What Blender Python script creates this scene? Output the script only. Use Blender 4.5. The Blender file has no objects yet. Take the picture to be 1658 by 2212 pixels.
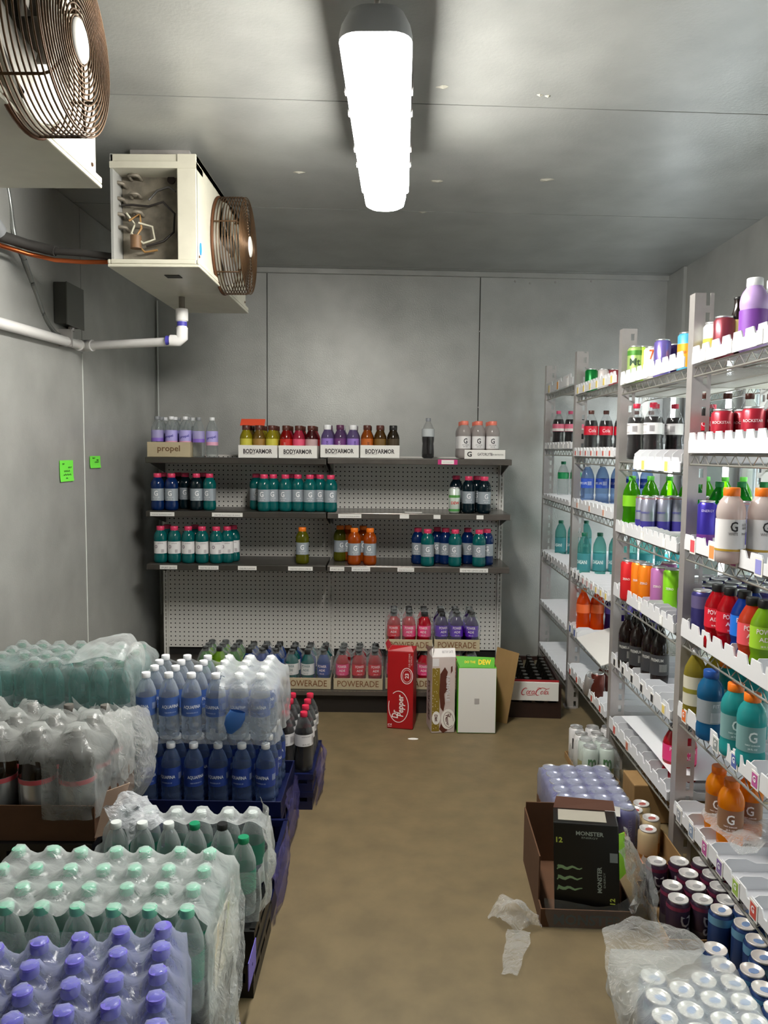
import bpy, math, random
import numpy as np
from mathutils import Vector, Matrix, noise
random.seed(7)
PI = math.pi
C = bpy.context.scene.collection
S = bpy.context.scene

# ---------------------------------------------------------------- camera
FPX, CXP, CYP, CAMH = 1660.0, 829.0, 1106.0, 1.40
_ps, _th, _ro = math.radians(.72), math.radians(4.51), .010
FW = np.array([-math.sin(_ps)*math.cos(_th), math.cos(_ps)*math.cos(_th), -math.sin(_th)])
_r0 = np.array([math.cos(_ps), math.sin(_ps), 0.]); _u0 = np.cross(_r0, FW)
RT = math.cos(_ro)*_r0 + math.sin(_ro)*_u0; UP = np.cross(RT, FW)
cam = bpy.data.cameras.new('camera'); camo = bpy.data.objects.new('camera', cam); C.objects.link(camo)
cam.sensor_fit = 'HORIZONTAL'; cam.sensor_width = 36.0; cam.lens = 36.0*FPX/1658.0
cam.clip_start = .05; cam.clip_end = 60
m = Matrix(((RT[0], UP[0], -FW[0], 0), (RT[1], UP[1], -FW[1], 0), (RT[2], UP[2], -FW[2], CAMH), (0, 0, 0, 1)))
camo.matrix_world = m
S.camera = camo

# ---------------------------------------------------------------- world, big lights, exposure
W = bpy.data.worlds.new('world'); S.world = W; W.use_nodes = True
W.node_tree.nodes['Background'].inputs[0].default_value = (.9, .95, 1, 1)
W.node_tree.nodes['Background'].inputs[1].default_value = .35
LAMP_STRENGTH = 102.0        # vapour-tight ceiling lamp (its diffuser, built below)
STRIP_STRENGTH = 22.0        # LED strips on the door mullions (built below)
def area(name, loc, rot, sx, sy, power, col=(1, 1, 1)):
    l = bpy.data.lights.new(name, 'AREA'); l.shape = 'RECTANGLE'; l.size = sx; l.size_y = sy; l.energy = power; l.color = col
    o = bpy.data.objects.new(name, l); C.objects.link(o); o.location = loc; o.rotation_euler = rot
    return o
area('shop_ceiling_light', (3.0, 2.6, 2.58), (0, 0, 0), .5, 4.0, 300, (1, .98, .95))
S.view_settings.view_transform = 'Standard'; S.view_settings.look = 'None'
S.view_settings.exposure = 0.0; S.view_settings.gamma = 1.0; S.view_settings.use_curve_mapping = False
S.cycles.use_denoising = True
S.cycles.transparent_max_bounces = 40; S.cycles.max_bounces = 8; S.cycles.diffuse_bounces = 4
S.cycles.glossy_bounces = 3; S.cycles.transmission_bounces = 4
S.cycles.caustics_reflective = False; S.cycles.caustics_refractive = False
S.cycles.sample_clamp_indirect = 6.0

# ---------------------------------------------------------------- materials
MATS = {}
def newmat(name):
    x = bpy.data.materials.new(name); x.use_nodes = True; x.node_tree.nodes.clear(); return x, x.node_tree.nodes, x.node_tree.links
def lin(c):
    return tuple((v/12.92 if v <= .04045 else ((v+.055)/1.055)**2.4) for v in c)
def pm(name, col, rough=.5, metal=0., var=0., scale=20., bump=0., bscale=60., spec=.5, emit=0., stretch=None, srgb=True):
    """principled material with optional noise variation and relief"""
    if name in MATS: return MATS[name]
    x, n, l = newmat(name)
    o = n.new('ShaderNodeOutputMaterial'); p = n.new('ShaderNodeBsdfPrincipled'); l.new(p.outputs[0], o.inputs[0])
    c = lin(col) if srgb else col
    p.inputs['Base Color'].default_value = (*c, 1); p.inputs['Roughness'].default_value = rough; p.inputs['Metallic'].default_value = metal
    p.inputs['Specular IOR Level'].default_value = spec
    if var or bump:
        t = n.new('ShaderNodeTexCoord'); mp = n.new('ShaderNodeMapping'); l.new(t.outputs['Object'], mp.inputs[0])
        if stretch: mp.inputs['Scale'].default_value = stretch
    if var:
        z = n.new('ShaderNodeTexNoise'); z.inputs['Scale'].default_value = scale; z.inputs['Detail'].default_value = 6; l.new(mp.outputs[0], z.inputs[0])
        r = n.new('ShaderNodeValToRGB'); l.new(z.outputs[0], r.inputs[0])
        r.color_ramp.elements[0].position = .3; r.color_ramp.elements[1].position = .7
        r.color_ramp.elements[0].color = (*[v*(1-var) for v in c], 1); r.color_ramp.elements[1].color = (*[min(1, v*(1+var)) for v in c], 1)
        l.new(r.outputs[0], p.inputs['Base Color'])
    if bump:
        z2 = n.new('ShaderNodeTexNoise'); z2.inputs['Scale'].default_value = bscale; z2.inputs['Detail'].default_value = 3; l.new(mp.outputs[0], z2.inputs[0])
        b = n.new('ShaderNodeBump'); b.inputs['Strength'].default_value = bump; b.inputs['Distance'].default_value = .004
        l.new(z2.outputs[0], b.inputs['Height']); l.new(b.outputs[0], p.inputs['Normal'])
    if emit:
        p.inputs['Emission Color'].default_value = (*c, 1); p.inputs['Emission Strength'].default_value = emit
    MATS[name] = x; return x
def thin(name, tint, a0, a1, base, rough=.12, bump=0., bscale=40., transl=0., stretch=None):
    """thin clear plastic: tinted see-through, more opaque and glossy at grazing angles; transl mixes in light that shines through"""
    if name in MATS: return MATS[name]
    x, n, l = newmat(name)
    o = n.new('ShaderNodeOutputMaterial'); mx = n.new('ShaderNodeMixShader'); l.new(mx.outputs[0], o.inputs[0])
    tr = n.new('ShaderNodeBsdfTransparent'); tr.inputs[0].default_value = (*lin(tint), 1)
    p = n.new('ShaderNodeBsdfPrincipled'); p.inputs['Base Color'].default_value = (*lin(base), 1); p.inputs['Roughness'].default_value = rough
    p.inputs['Specular IOR Level'].default_value = .8
    lw = n.new('ShaderNodeLayerWeight'); lw.inputs[0].default_value = .35
    mr = n.new('ShaderNodeMapRange'); mr.inputs['To Min'].default_value = a0; mr.inputs['To Max'].default_value = a1
    l.new(lw.outputs['Facing'], mr.inputs['Value']); l.new(mr.outputs[0], mx.inputs[0]); l.new(tr.outputs[0], mx.inputs[1])
    body = p
    if transl:
        t = n.new('ShaderNodeBsdfTranslucent'); t.inputs[0].default_value = (*lin(base), 1)
        m2 = n.new('ShaderNodeMixShader'); m2.inputs[0].default_value = transl
        l.new(p.outputs[0], m2.inputs[1]); l.new(t.outputs[0], m2.inputs[2]); body = m2
    l.new(body.outputs[0], mx.inputs[2])
    if bump:
        tc = n.new('ShaderNodeTexCoord'); mp = n.new('ShaderNodeMapping'); l.new(tc.outputs['Object'], mp.inputs[0])
        if stretch: mp.inputs['Scale'].default_value = stretch
        z = n.new('ShaderNodeTexNoise'); z.inputs['Scale'].default_value = bscale; z.inputs['Detail'].default_value = 4; z.inputs['Distortion'].default_value = 1.5
        l.new(mp.outputs[0], z.inputs[0])
        b = n.new('ShaderNodeBump'); b.inputs['Strength'].default_value = bump; b.inputs['Distance'].default_value = .01
        l.new(z.outputs[0], b.inputs['Height']); l.new(b.outputs[0], p.inputs['Normal']); l.new(b.outputs[0], lw.inputs['Normal'])
    MATS[name] = x; return x
def flat(col, rough=.45, metal=0., tag='print'):
    k = '%s_%02x%02x%02x_%d%d' % (tag, *[int(v*255) for v in col], rough*100, metal*100)
    return pm(k, col, rough, metal)

GALV = pm('galvanised_panel', (.715, .715, .70), .42, .4, var=.10, scale=5, bump=.25, bscale=140)
GALVC = pm('galvanised_ceiling', (.675, .68, .665), .36, .45, var=.12, scale=4, bump=.2, bscale=90)
SEAL = pm('sealant', (.85, .86, .84), .6)
DARKSEAM = pm('seam_dark', (.2, .2, .19), .8)
CONC = pm('concrete_floor', (.44, .38, .27), .55, var=.16, scale=9, bump=.15, bscale=50)
CREAM = pm('painted_steel_cream', (.78, .765, .70), .35, var=.05, scale=14)
BRONZE = pm('rusty_wire', (.33, .24, .15), .38, .5, var=.5, scale=9)
ZINC = pm('zinc_post', (.73, .71, .70), .38, .55, var=.05, scale=30)
WIRE = pm('zinc_wire', (.70, .69, .66), .35, .7)
WPLA = pm('white_plastic', (.90, .90, .91), .4)
PVC = pm('white_pvc', (.92, .91, .90), .35)
SHELFD = pm('dark_shelf_steel', (.25, .235, .215), .32, .2, var=.1, scale=12)
PEG = pm('pegboard_white', (.90, .885, .86), .5)
HOLE_SHADE = pm('hole_shade_dark', (.10, .095, .09), .9)
NAVY = pm('navy_crate', (.055, .085, .24), .35, var=.15, scale=30)
BLACKP = pm('black_crate', (.07, .06, .058), .4, var=.15, scale=30)
KRAFT = pm('kraft_card', (.60, .47, .30), .8, var=.08, scale=18)
DKRAFT = pm('dark_kraft_card', (.34, .22, .13), .8, var=.1, scale=18)
WCARD = pm('white_card', (.90, .89, .87), .6)
TANCARD = pm('tan_card', (.74, .68, .56), .7, var=.06, scale=15)
ALU = pm('can_aluminium', (.88, .88, .88), .28, .85)
FILM = thin('shrink_film', (.98, .99, .99), .24, .75, (.93, .94, .94), .2, bump=.5, bscale=26, transl=.3)
FAINT = thin('faint_film', (.98, .985, .985), .07, .5, (.90, .92, .92), .12, bump=.6, bscale=26, transl=.2)
FILMB = thin('shrink_film_blue', (.90, .91, .97), .18, .75, (.80, .82, .92), .18, bump=.5, bscale=22, transl=.3)
FILMC = thin('loose_film', (.97, .975, .975), .16, .72, (.91, .91, .90), .13, bump=.9, bscale=30, transl=.25)
GLASSY = thin('door_glass', (.97, 1, .99), .04, .3, (.9, .95, .95), .05)
CLEAR = thin('clear_bottle', (.96, .97, .97), .13, .75, (.84, .86, .86), .1, transl=.4)
CLEARU = thin('pale_blue_bottle', (.93, .95, .97), .2, .8, (.80, .83, .87), .1, transl=.4)
CLEARB = thin('blue_clear_bottle', (.76, .84, .94), .18, .85, (.50, .58, .74), .1, transl=.3)
CLEARP = thin('violet_clear_bottle', (.70, .74, .92), .25, .85, (.42, .46, .72), .1, transl=.3)
TEAL = thin('teal_clear_bottle', (.74, .92, .90), .25, .85, (.42, .70, .68), .1, transl=.45)
CLEARC = thin('cola_bottle', (.96, .96, .96), .03, .35, (.70, .71, .72), .08)
COLA = pm('cola_drink', (.055, .02, .02), .12)
def drinkmat(name, col, a=.78):
    return thin(name, tuple(min(1, v*.6+.4*v**.5) for v in col), a, .98, col, .13, transl=.45)

# ---------------------------------------------------------------- mesh helpers
class MB:
    def __init__(s): s.v = []; s.f = []; s.mi = []; s.sm = []
    def add(s, v, f, mi=0, sm=False):
        o = len(s.v); s.v += [tuple(p) for p in v]; s.f += [tuple(i+o for i in q) for q in f]; s.mi += [mi]*len(f); s.sm += [sm]*len(f); return s
    def box(s, x0, x1, y0, y1, z0, z1, mi=0, M=None):
        v = [(x, y, z) for z in (z0, z1) for y in (y0, y1) for x in (x0, x1)]
        if M is not None: v = [M @ Vector(p) for p in v]
        return s.add(v, [(0, 2, 3, 1), (4, 5, 7, 6), (0, 1, 5, 4), (2, 6, 7, 3), (0, 4, 6, 2), (1, 3, 7, 5)], mi)
    def lathe(s, prof, seg=20, mi=0, c=(0, 0, 0), M=None, close=True):
        v = []; f = []
        for r, z in prof:
            for k in range(seg):
                a = 2*PI*k/seg; p = Vector((r*math.cos(a), r*math.sin(a), z))
                v.append(tuple((M @ p) if M is not None else p + Vector(c)))
        n = len(prof)
        for i in range(n-1):
            for k in range(seg):
                k2 = (k+1) % seg; f.append((i*seg+k, i*seg+k2, (i+1)*seg+k2, (i+1)*seg+k))
        s.add(v, f, mi, True)
        if close:
            s.add([v[k] for k in range(seg)], [tuple(range(seg-1, -1, -1))], mi)
            s.add([v[(n-1)*seg+k] for k in range(seg)], [tuple(range(seg))], mi)
        return s
    def tube(s, pts, r, seg=8, mi=0, closed=False, caps=True):
        pts = [Vector(p) for p in pts]; n = len(pts); v = []; f = []
        ref = None
        for i, p in enumerate(pts):
            a = pts[(i-1) % n] if (closed or i) else p; b = pts[(i+1) % n] if (closed or i < n-1) else p
            t = (b-a).normalized()
            if ref is None:
                ref = t.orthogonal().normalized()
            ref = (ref - t*ref.dot(t)).normalized(); bi = t.cross(ref)
            for k in range(seg):
                g = 2*PI*k/seg; v.append(tuple(p + ref*(r*math.cos(g)) + bi*(r*math.sin(g))))
        for i in range(n if closed else n-1):
            j = (i+1) % n
            for k in range(seg):
                k2 = (k+1) % seg; f.append((i*seg+k, i*seg+k2, j*seg+k2, j*seg+k))
        s.add(v, f, mi, True)
        if caps and not closed:
            s.add([v[k] for k in range(seg)], [tuple(range(seg-1, -1, -1))], mi); s.add([v[(n-1)*seg+k] for k in range(seg)], [tuple(range(seg))], mi)
        return s
    def mesh(s, name, mats):
        me = bpy.data.meshes.new(name); me.from_pydata(s.v, [], s.f)
        for x in (mats if isinstance(mats, (list, tuple)) else [mats]): me.materials.append(x)
        me.polygons.foreach_set('material_index', s.mi); me.polygons.foreach_set('use_smooth', s.sm); me.update(); return me
    def obj(s, name, mats, parent=None, loc=None, rz=0., bevel=0.):
        return link(name, s.mesh(name, mats), parent, loc, rz, bevel)
def link(name, me, parent=None, loc=None, rz=0., bevel=0.):
    o = bpy.data.objects.new(name, me); C.objects.link(o)
    if loc is not None: o.location = loc
    if rz: o.rotation_euler = (0, 0, rz)
    if parent is not None: o.parent = parent
    if bevel:
        b = o.modifiers.new('bevel', 'BEVEL'); b.width = bevel; b.segments = 2; b.limit_method = 'ANGLE'
    return o
def tag(o, label, cat, group=None):
    o['label'] = label; o['category'] = cat
    if group: o['group'] = group
    return o
def struct(o): o['kind'] = 'structure'; return o
def empty(name, loc, rz=0., label=None, cat=None, group=None):
    o = bpy.data.objects.new(name, None); C.objects.link(o); o.location = loc; o.rotation_euler = (0, 0, rz); o.empty_display_size = .05
    if label: tag(o, label, cat, group)
    return o
def RZ(a): return Matrix.Rotation(a, 4, 'Z')
def pray(px, py): return FW + (px-CXP)/FPX*RT - (py-CYP)/FPX*UP
def atX(px, py, X):
    d = pray(px, py); t = X/d[0]; return (X, t*d[1], CAMH+t*d[2])
def atY(px, py, Y):
    d = pray(px, py); t = Y/d[1]; return (t*d[0], Y, CAMH+t*d[2])
def atZ(px, py, Z):
    d = pray(px, py); t = (Z-CAMH)/d[2]; return (t*d[0], t*d[1], Z)

_tc = {}
def textpts(s, bold=0., shear=0.):
    k = (s, bold, shear)
    if k not in _tc:
        cu = bpy.data.curves.new('t', 'FONT'); cu.body = s; cu.size = 1; cu.resolution_u = 2; cu.offset = bold; cu.shear = shear; cu.fill_mode = 'FRONT'
        ob = bpy.data.objects.new('t', cu); me = bpy.data.meshes.new_from_object(ob)
        v = np.array([x.co[:2] for x in me.vertices]) if len(me.vertices) else np.zeros((1, 2)); f = [tuple(p.vertices) for p in me.polygons]
        bpy.data.objects.remove(ob); bpy.data.curves.remove(cu); bpy.data.meshes.remove(me)
        lo, hi = v.min(0), v.max(0); v = v-(lo+hi)/2
        _tc[k] = (v, f, hi-lo)
    return _tc[k]
def text_flat(mb, s, o, right, up, w=None, h=None, bold=.015, shear=0., rot=0., mi=0):
    """flat lettering centred at o on the plane of right and up, fitted to width w and/or height h"""
    v, f, sz = textpts(s, bold, shear); sx = (w/sz[0]) if w else h/sz[1]; sy = (h/sz[1]) if h else sx
    R, U = Vector(right).normalized(), Vector(up).normalized(); N = R.cross(U); o = Vector(o) + N*.0009
    c, sn = math.cos(rot), math.sin(rot)
    pts = []
    for x, y in v:
        a, b = x*sx, y*sy; a, b = a*c-b*sn, a*sn+b*c; pts.append(o + R*a + U*b)
    mb.add(pts, f, mi); return mb
def text_cyl(mb, s, r, z, w, h=None, ang=0., bold=.015, rot=0., mi=0):
    """lettering wrapped round a bottle of radius r, centred at height z facing -Y (turned by ang)"""
    v, f, sz = textpts(s, bold, 0.); sx = w/sz[0]; sy = h/sz[1] if h else sx; r += .0009
    c, sn = math.cos(rot), math.sin(rot); pts = []
    for x, y in v:
        a, b = x*sx, y*sy; a, b = a*c-b*sn, a*sn+b*c; t = a/r+ang; pts.append((r*math.sin(t), -r*math.cos(t), z+b))
    mb.add(pts, f, mi); return mb
def ribbon(mb, pts, w, o, right, up, mi=0):
    """brush stroke on a plane through o; w is the width or a list of widths"""
    R, U = Vector(right).normalized(), Vector(up).normalized(); N = R.cross(U); o = Vector(o) + N*.0009
    n = len(pts); ws = w if isinstance(w, list) else [w]*n; v = []; f = []
    for i, (x, y) in enumerate(pts):
        a = pts[max(0, i-1)]; b = pts[min(n-1, i+1)]; dx, dy = b[0]-a[0], b[1]-a[1]; d = math.hypot(dx, dy) or 1; nx, ny = -dy/d*ws[i]/2, dx/d*ws[i]/2
        v += [o+R*(x+nx)+U*(y+ny), o+R*(x-nx)+U*(y-ny)]
        if i: f.append((2*i-2, 2*i-1, 2*i+1, 2*i))
    mb.add(v, f, mi)
def arc(cx, cy, rx, ry, a0, a1, n=18, sh=0.):
    out = []
    for i in range(n+1):
        a = math.radians(a0+(a1-a0)*i/n); x = cx+rx*math.cos(a); y = cy+ry*math.sin(a); out.append((x+sh*y, y))
    return out

# ---------------------------------------------------------------- bottles and cans
SH = {
 'water': ([(.022, 0), (.031, .004), (.0325, .012), (.0325, .05), (.031, .055), (.0325, .06), (.0325, .13), (.031, .145), (.022, .172), (.0135, .186), (.0125, .196)], (.189, .205, .0148), (.064, .122, .0329)),
 'aqua': ([(.024, 0), (.033, .004), (.0345, .012), (.0345, .03), (.0325, .034), (.0345, .04), (.0345, .055), (.0325, .06), (.0345, .07), (.0345, .15), (.032, .168), (.022, .195), (.0135, .208), (.0125, .218)], (.211, .229, .0155), (.092, .15, .0349)),
 'soda': ([(.024, 0), (.035, .006), (.0365, .03), (.0345, .07), (.033, .085), (.0355, .10), (.0365, .115), (.0365, .15), (.033, .17), (.022, .195), (.0135, .21), (.0125, .219)], (.213, .232, .0148), (.104, .15, .0369)),
 'gator': ([(.03, 0), (.0375, .006), (.0385, .02), (.0385, .04), (.036, .05), (.037, .055), (.037, .125), (.0385, .131), (.0388, .145), (.0365, .160), (.030, .175), (.0225, .185), (.021, .192)], (.188, .212, .0225), (.055, .125, .0375)),
 'power': ([(.03, 0), (.036, .005), (.0365, .03), (.032, .05), (.0345, .06), (.0365, .07), (.0365, .085), (.0352, .088), (.0365, .091), (.0365, .106), (.0352, .109), (.0365, .112), (.0365, .13), (.033, .145), (.022, .168), (.017, .176), (.0165, .182)], (.178, .2, .0185), (.07, .13, .0369)),
 'wide': ([(.03, 0), (.035, .005), (.036, .02), (.036, .11), (.033, .125), (.021, .15), (.02, .158)], (.155, .182, .0225), (.02, .105, .0364)),
 'large': ([(.035, 0), (.05, .006), (.053, .02), (.053, .18), (.05, .205), (.03, .25), (.014, .277), (.0125, .285)], (.28, .3, .0155), (.07, .165, .0534)),
 'glass': ([(.026, 0), (.0295, .004), (.0295, .05), (.027, .07), (.0295, .09), (.0295, .105), (.02, .135), (.0125, .16), (.0125, .186)], (.184, .192, .0142), None),
}
def bottle(key, shape, body, cap, label=None, drink=None, fill=.92, text=None, tcol=(1, 1, 1), tw=.05, th=None, trot=0., lz=None, capname='cap', band=None, tz=None, extra=None):
    """part meshes of one kind of bottle: [(name, mesh, sub-parts)]; the body itself is the thing"""
    prof, cp, lb = SH[shape]; P = {'body': MB().lathe(prof, 18).mesh(key, body), 'parts': [], 'h': cp[1], 'r': max(r for r, z in prof)}
    c0, c1, cr = cp
    if cap: P['parts'].append((capname, MB().lathe([(cr*.95, c0), (cr, c0+.002), (cr, c1-.002), (cr*.93, c1)], 16).mesh(capname, cap), []))
    if drink:
        top = prof[-1][1]*fill; q = [(max(r-.0018, .003), z+.001) for r, z in prof if z < top]; r2 = q[-1][0]
        q.append((max(r2-.002, .004), top)); P['parts'].append(('drink', MB().lathe(q, 16).mesh('drink', drink), []))
    if label and (lb or lz):
        z0, z1, lr = lb or (0, 0, 0)
        if lz: z0, z1 = lz; lr = max(r for r, z in prof if z0-.03 <= z <= z1+.03)+.0004
        subs = []
        if text:
            t = MB(); text_cyl(t, text, lr, (z0+z1)/2 if tz is None else tz, tw, th, 0, rot=trot)
            subs.append(('lettering', t.mesh('lettering', flat(tcol)), []))
        if band:
            bz0, bz1, bc = band; subs.append(('band', MB().lathe([(lr+.0004, bz0), (lr+.0004, bz1)], 18, close=False).mesh('band', flat(bc, .35)), []))
        if extra:
            t = MB()
            for (s_, w_, h_, z_, a_, r_) in extra[0]: text_cyl(t, s_, lr, z_, w_, h_, a_, rot=r_)
            subs.append(('small_print', t.mesh('small_print', flat(extra[1])), []))
        P['parts'].append(('label', MB().lathe([(lr, z0), (lr, z1)], 18, close=False).mesh('label', label), subs))
    return P
def canm(key, h, r, col, rough=.3, metal=.35, text=None, tcol=(1, 1, 1), tw=.05, trot=0., tz=.55, bands=(), tabcol=(.8, .8, .8), lid=None, th=None):
    cm = flat(col, rough, metal, 'can')
    P = {'body': MB().lathe([(.024, 0), (r-.004, .003), (r, .012), (r, h-.014), (r-.006, h-.006)], 20).mesh(key, cm), 'parts': [], 'h': h, 'r': r}
    P['parts'].append(('lid', MB().lathe([(r-.006, h-.0055), (r-.0045, h), (r-.0065, h), (r-.008, h-.004), (.004, h-.0045)], 20).mesh('lid', lid or ALU), []))
    t = MB().lathe([(.0085, 0), (.0085, .0012)], 10, M=Matrix.Translation((.004, 0, h-.0042)) @ Matrix.Diagonal((1.55, 1.1, 1, 1)))
    P['parts'].append(('tab', t.mesh('tab', flat(tabcol, .3, .6)), []))
    for z0, z1, c in bands:
        P['parts'].append(('band', MB().lathe([(r+.0004, z0), (r+.0004, z1)], 20, close=False).mesh('band', flat(c, rough, metal*.5)), []))
    if text:
        t = MB(); text_cyl(t, text, r+.0005, h*tz, tw, th, 0, rot=trot); P['parts'].append(('lettering', t.mesh('lettering', flat(tcol)), []))
    return P
def put(P, name, loc, rz, label, cat, group=None, tilt=None):
    o = bpy.data.objects.new(name, P['body']); C.objects.link(o); o.location = loc
    o.rotation_euler = (tilt[0], tilt[1], rz) if tilt else (0, 0, rz)
    tag(o, label, cat, group)
    for n, me, subs in P['parts']:
        c = bpy.data.objects.new(n, me); C.objects.link(c); c.parent = o
        for n2, me2, _ in subs:
            d = bpy.data.objects.new(n2, me2); C.objects.link(d); d.parent = c
    return o
ORD = ['first', 'second', 'third', 'fourth', 'fifth', 'sixth', 'seventh', 'eighth', 'ninth', 'tenth', 'eleventh', 'twelfth', 'thirteenth', 'fourteenth', 'fifteenth', 'sixteenth', 'seventeenth', 'eighteenth', 'nineteenth', 'twentieth', 'twenty-first']
def grid(P, name, desc, cat, group, where, cols, rows, z, origin=(0, 0), rot=0., jit=.003, skip=(), ang=.5):
    """one bottle or can per place of a case: cols are local x from left, rows local y from the front"""
    out = []
    for j, y in enumerate(rows):
        for i, x in enumerate(cols):
            if (i, j) in skip: continue
            c, s_ = math.cos(rot), math.sin(rot); lx, ly = x+random.uniform(-jit, jit), y+random.uniform(-jit, jit)
            p = (origin[0]+lx*c-ly*s_, origin[1]+lx*s_+ly*c, z)
            rw = 'front row' if j == 0 else ('back row' if j == len(rows)-1 else ORD[j]+' row')
            put(P, name, p, rot+random.uniform(-ang, ang), '%s, %s from left, %s of %s' % (desc, ORD[i], rw, where), cat, group)
            out.append((lx, ly))
    return out
def frange(a, b, n): return [a+(b-a)*i/(n-1) for i in range(n)] if n > 1 else [a]

# ---------------------------------------------------------------- film
def fbm(x, y, z, s): return noise.noise((x*s, y*s, z*s)) + .5*noise.noise((x*s*2.1+5, y*s*2.1, z*s*2.1))
def drape(name, label, caps, x0, x1, y0, y1, ztop, zbase, capr, mat, origin=(0, 0), rot=0., sag=.05, reach=.028, hole=None, res=.009, wr=.004, kx=.42, flare=None, seed=0, sub=None):
    """shrink film over a case: tented over every cap, scalloped down the sides to zbase; hole(x,y,z) leaves a tear"""
    nx = max(4, int((x1-x0)/res)); ny = max(4, int((y1-y0)/res)); V = []; F = []; idx = {}
    def h(x, y):
        d = min(math.hypot(x-cx, y-cy) for cx, cy in caps) if caps else 0
        k = max(0., min(1., (d-capr)/reach)); e = min(x-x0, x1-x, y-y0, y1-y); ed = max(0., 1-e/.03)
        return ztop - sag*(k**kx) - .012*ed + .003*fbm(x, y, seed, 22)
    for j in range(ny+1):
        for i in range(nx+1):
            x = x0+(x1-x0)*i/nx; y = y0+(y1-y0)*j/ny; idx[i, j] = len(V); V.append([x, y, h(x, y)])
    for j in range(ny):
        for i in range(nx): F.append((idx[i, j], idx[i+1, j], idx[i+1, j+1], idx[i, j+1]))
    ring = [(i, 0) for i in range(nx)] + [(nx, j) for j in range(ny)] + [(i, ny) for i in range(nx, 0, -1)] + [(0, j) for j in range(ny, 0, -1)]
    nz = max(5, int((ztop-zbase)/.016)); prev = [idx[q] for q in ring]; mx, my = (x0+x1)/2, (y0+y1)/2
    zt = [V[q][2] for q in prev]
    for k in range(1, nz+1):
        cur = []
        for n_, q in enumerate(ring):
            x, y, _ = V[idx[q]]; nxn = (1 if x > x1-1e-6 else -1 if x < x0+1e-6 else 0); nyn = (1 if y > y1-1e-6 else -1 if y < y0+1e-6 else 0)
            z = zt[n_]+(zbase-zt[n_])*k/nz; b = wr*(1.2*fbm(x*1., y*1., z*.45+seed, 26)+1)*min(1, k/2)
            if flare: b += flare(x, y, z)
            cur.append(len(V)); V.append([x+nxn*b, y+nyn*b, z])
        L = len(ring)
        for n_ in range(L): F.append((prev[n_], cur[n_], cur[(n_+1) % L], prev[(n_+1) % L]))
        prev = cur
    if hole:
        F = [q for q in F if not hole(*[sum(V[a][c] for a in q)/4 for c in range(3)])]
    used = sorted({a for q in F for a in q}); mp = {a: i for i, a in enumerate(used)}
    mb = MB(); mb.add([V[a] for a in used], [tuple(mp[a] for a in q) for q in F], 0, True)
    o = mb.obj(name, mat, None, (origin[0], origin[1], 0), rot); tag(o, label, 'plastic wrap'); return o
def sheet(name, ctrl, mat, n=6, amp=.006, sc=18, seed=0, label=None, cat='plastic wrap', parent=None):
    """a crumpled sheet through a grid of control points (Catmull-Rom both ways)"""
    A = np.array(ctrl, float)
    def up(A):
        out = []; L = len(A)
        for i in range(L-1):
            p0, p1, p2, p3 = A[max(i-1, 0)], A[i], A[i+1], A[min(i+2, L-1)]
            for k in range(n):
                t = k/n; out.append(.5*((2*p1)+(-p0+p2)*t+(2*p0-5*p1+4*p2-p3)*t*t+(-p0+3*p1-3*p2+p3)*t**3))
        out.append(A[-1]); return np.array(out)
    B = up(A); B = np.transpose(up(np.transpose(B, (1, 0, 2))), (1, 0, 2)); R_, Q_ = B.shape[:2]; V = []
    for i in range(R_):
        for j in range(Q_):
            x, y, z = B[i, j]; V.append((x+amp*fbm(x, y, z+seed, sc), y+amp*fbm(x+9, y, z+seed, sc), z+amp*fbm(x, y+7, z+seed, sc)))
    F = [(i*Q_+j, i*Q_+j+1, (i+1)*Q_+j+1, (i+1)*Q_+j) for i in range(R_-1) for j in range(Q_-1)]
    mb = MB(); mb.add(V, F, 0, True); o = mb.obj(name, mat, parent)
    if label: tag(o, label, cat)
    return o
def tray(name, w, d, h, t, mat, label, cat, loc, rz=0., front=None, text=None, tcol=None, th=.03, tw=None, fh=None, group=None, bold=.015):
    """open cardboard or plastic tray, origin at the middle of its front bottom edge"""
    b = MB(); b.box(-w/2, w/2, 0, d, 0, t); b.box(-w/2, -w/2+t, 0, d, t, h); b.box(w/2-t, w/2, 0, d, t, h); b.box(-w/2+t, w/2-t, d-t, d, t, h)
    if not front: b.box(-w/2+t, w/2-t, 0, t, t, h)
    o = b.obj(name, mat, None, loc, rz); tag(o, label, cat, group)
    yf = 0
    if front:
        fo = MB().box(-w/2, w/2, -t, 0, 0, fh or h).obj('front_panel', front, o, bevel=.004); yf = -t
    if text:
        m_ = MB(); text_flat(m_, text, (0, yf, (fh or h)*.52), (1, 0, 0), (0, 0, 1), tw, th, bold); m_.obj('lettering', flat(tcol), fo if front else o)
    return o
def crate(name, w, d, h, mat, label, loc, rz=0., cols=6, group=None, cat='crate'):
    """moulded bottle crate: floor, solid lower band, slotted wall with ribs, top rim; origin middle of front bottom edge"""
    b = MB(); t = .008
    b.box(-w/2, w/2, 0, d, 0, t); hb = h*.45
    for (x0, x1, y0, y1) in ((-w/2, w/2, 0, t), (-w/2, w/2, d-t, d), (-w/2, -w/2+t, t, d-t), (w/2-t, w/2, t, d-t)):
        b.box(x0, x1, y0, y1, t, hb); b.box(x0-.003, x1+.003, y0-.003, y1+.003, h-.022, h)
    for i in range(cols+1):
        x = -w/2+.012+(w-.024)*i/cols
        for y in (0, d-t): b.box(x-.009, x+.009, y, y+t, hb, h-.022)
    nd = max(3, int(cols*d/w))
    for i in range(nd+1):
        y = .012+(d-.024)*i/nd
        for x in (-w/2, w/2-t): b.box(x, x+t, y-.009, y+.009, hb, h-.022)
    o = b.obj(name, mat, None, loc, rz); tag(o, label, cat, group); return o

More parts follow.
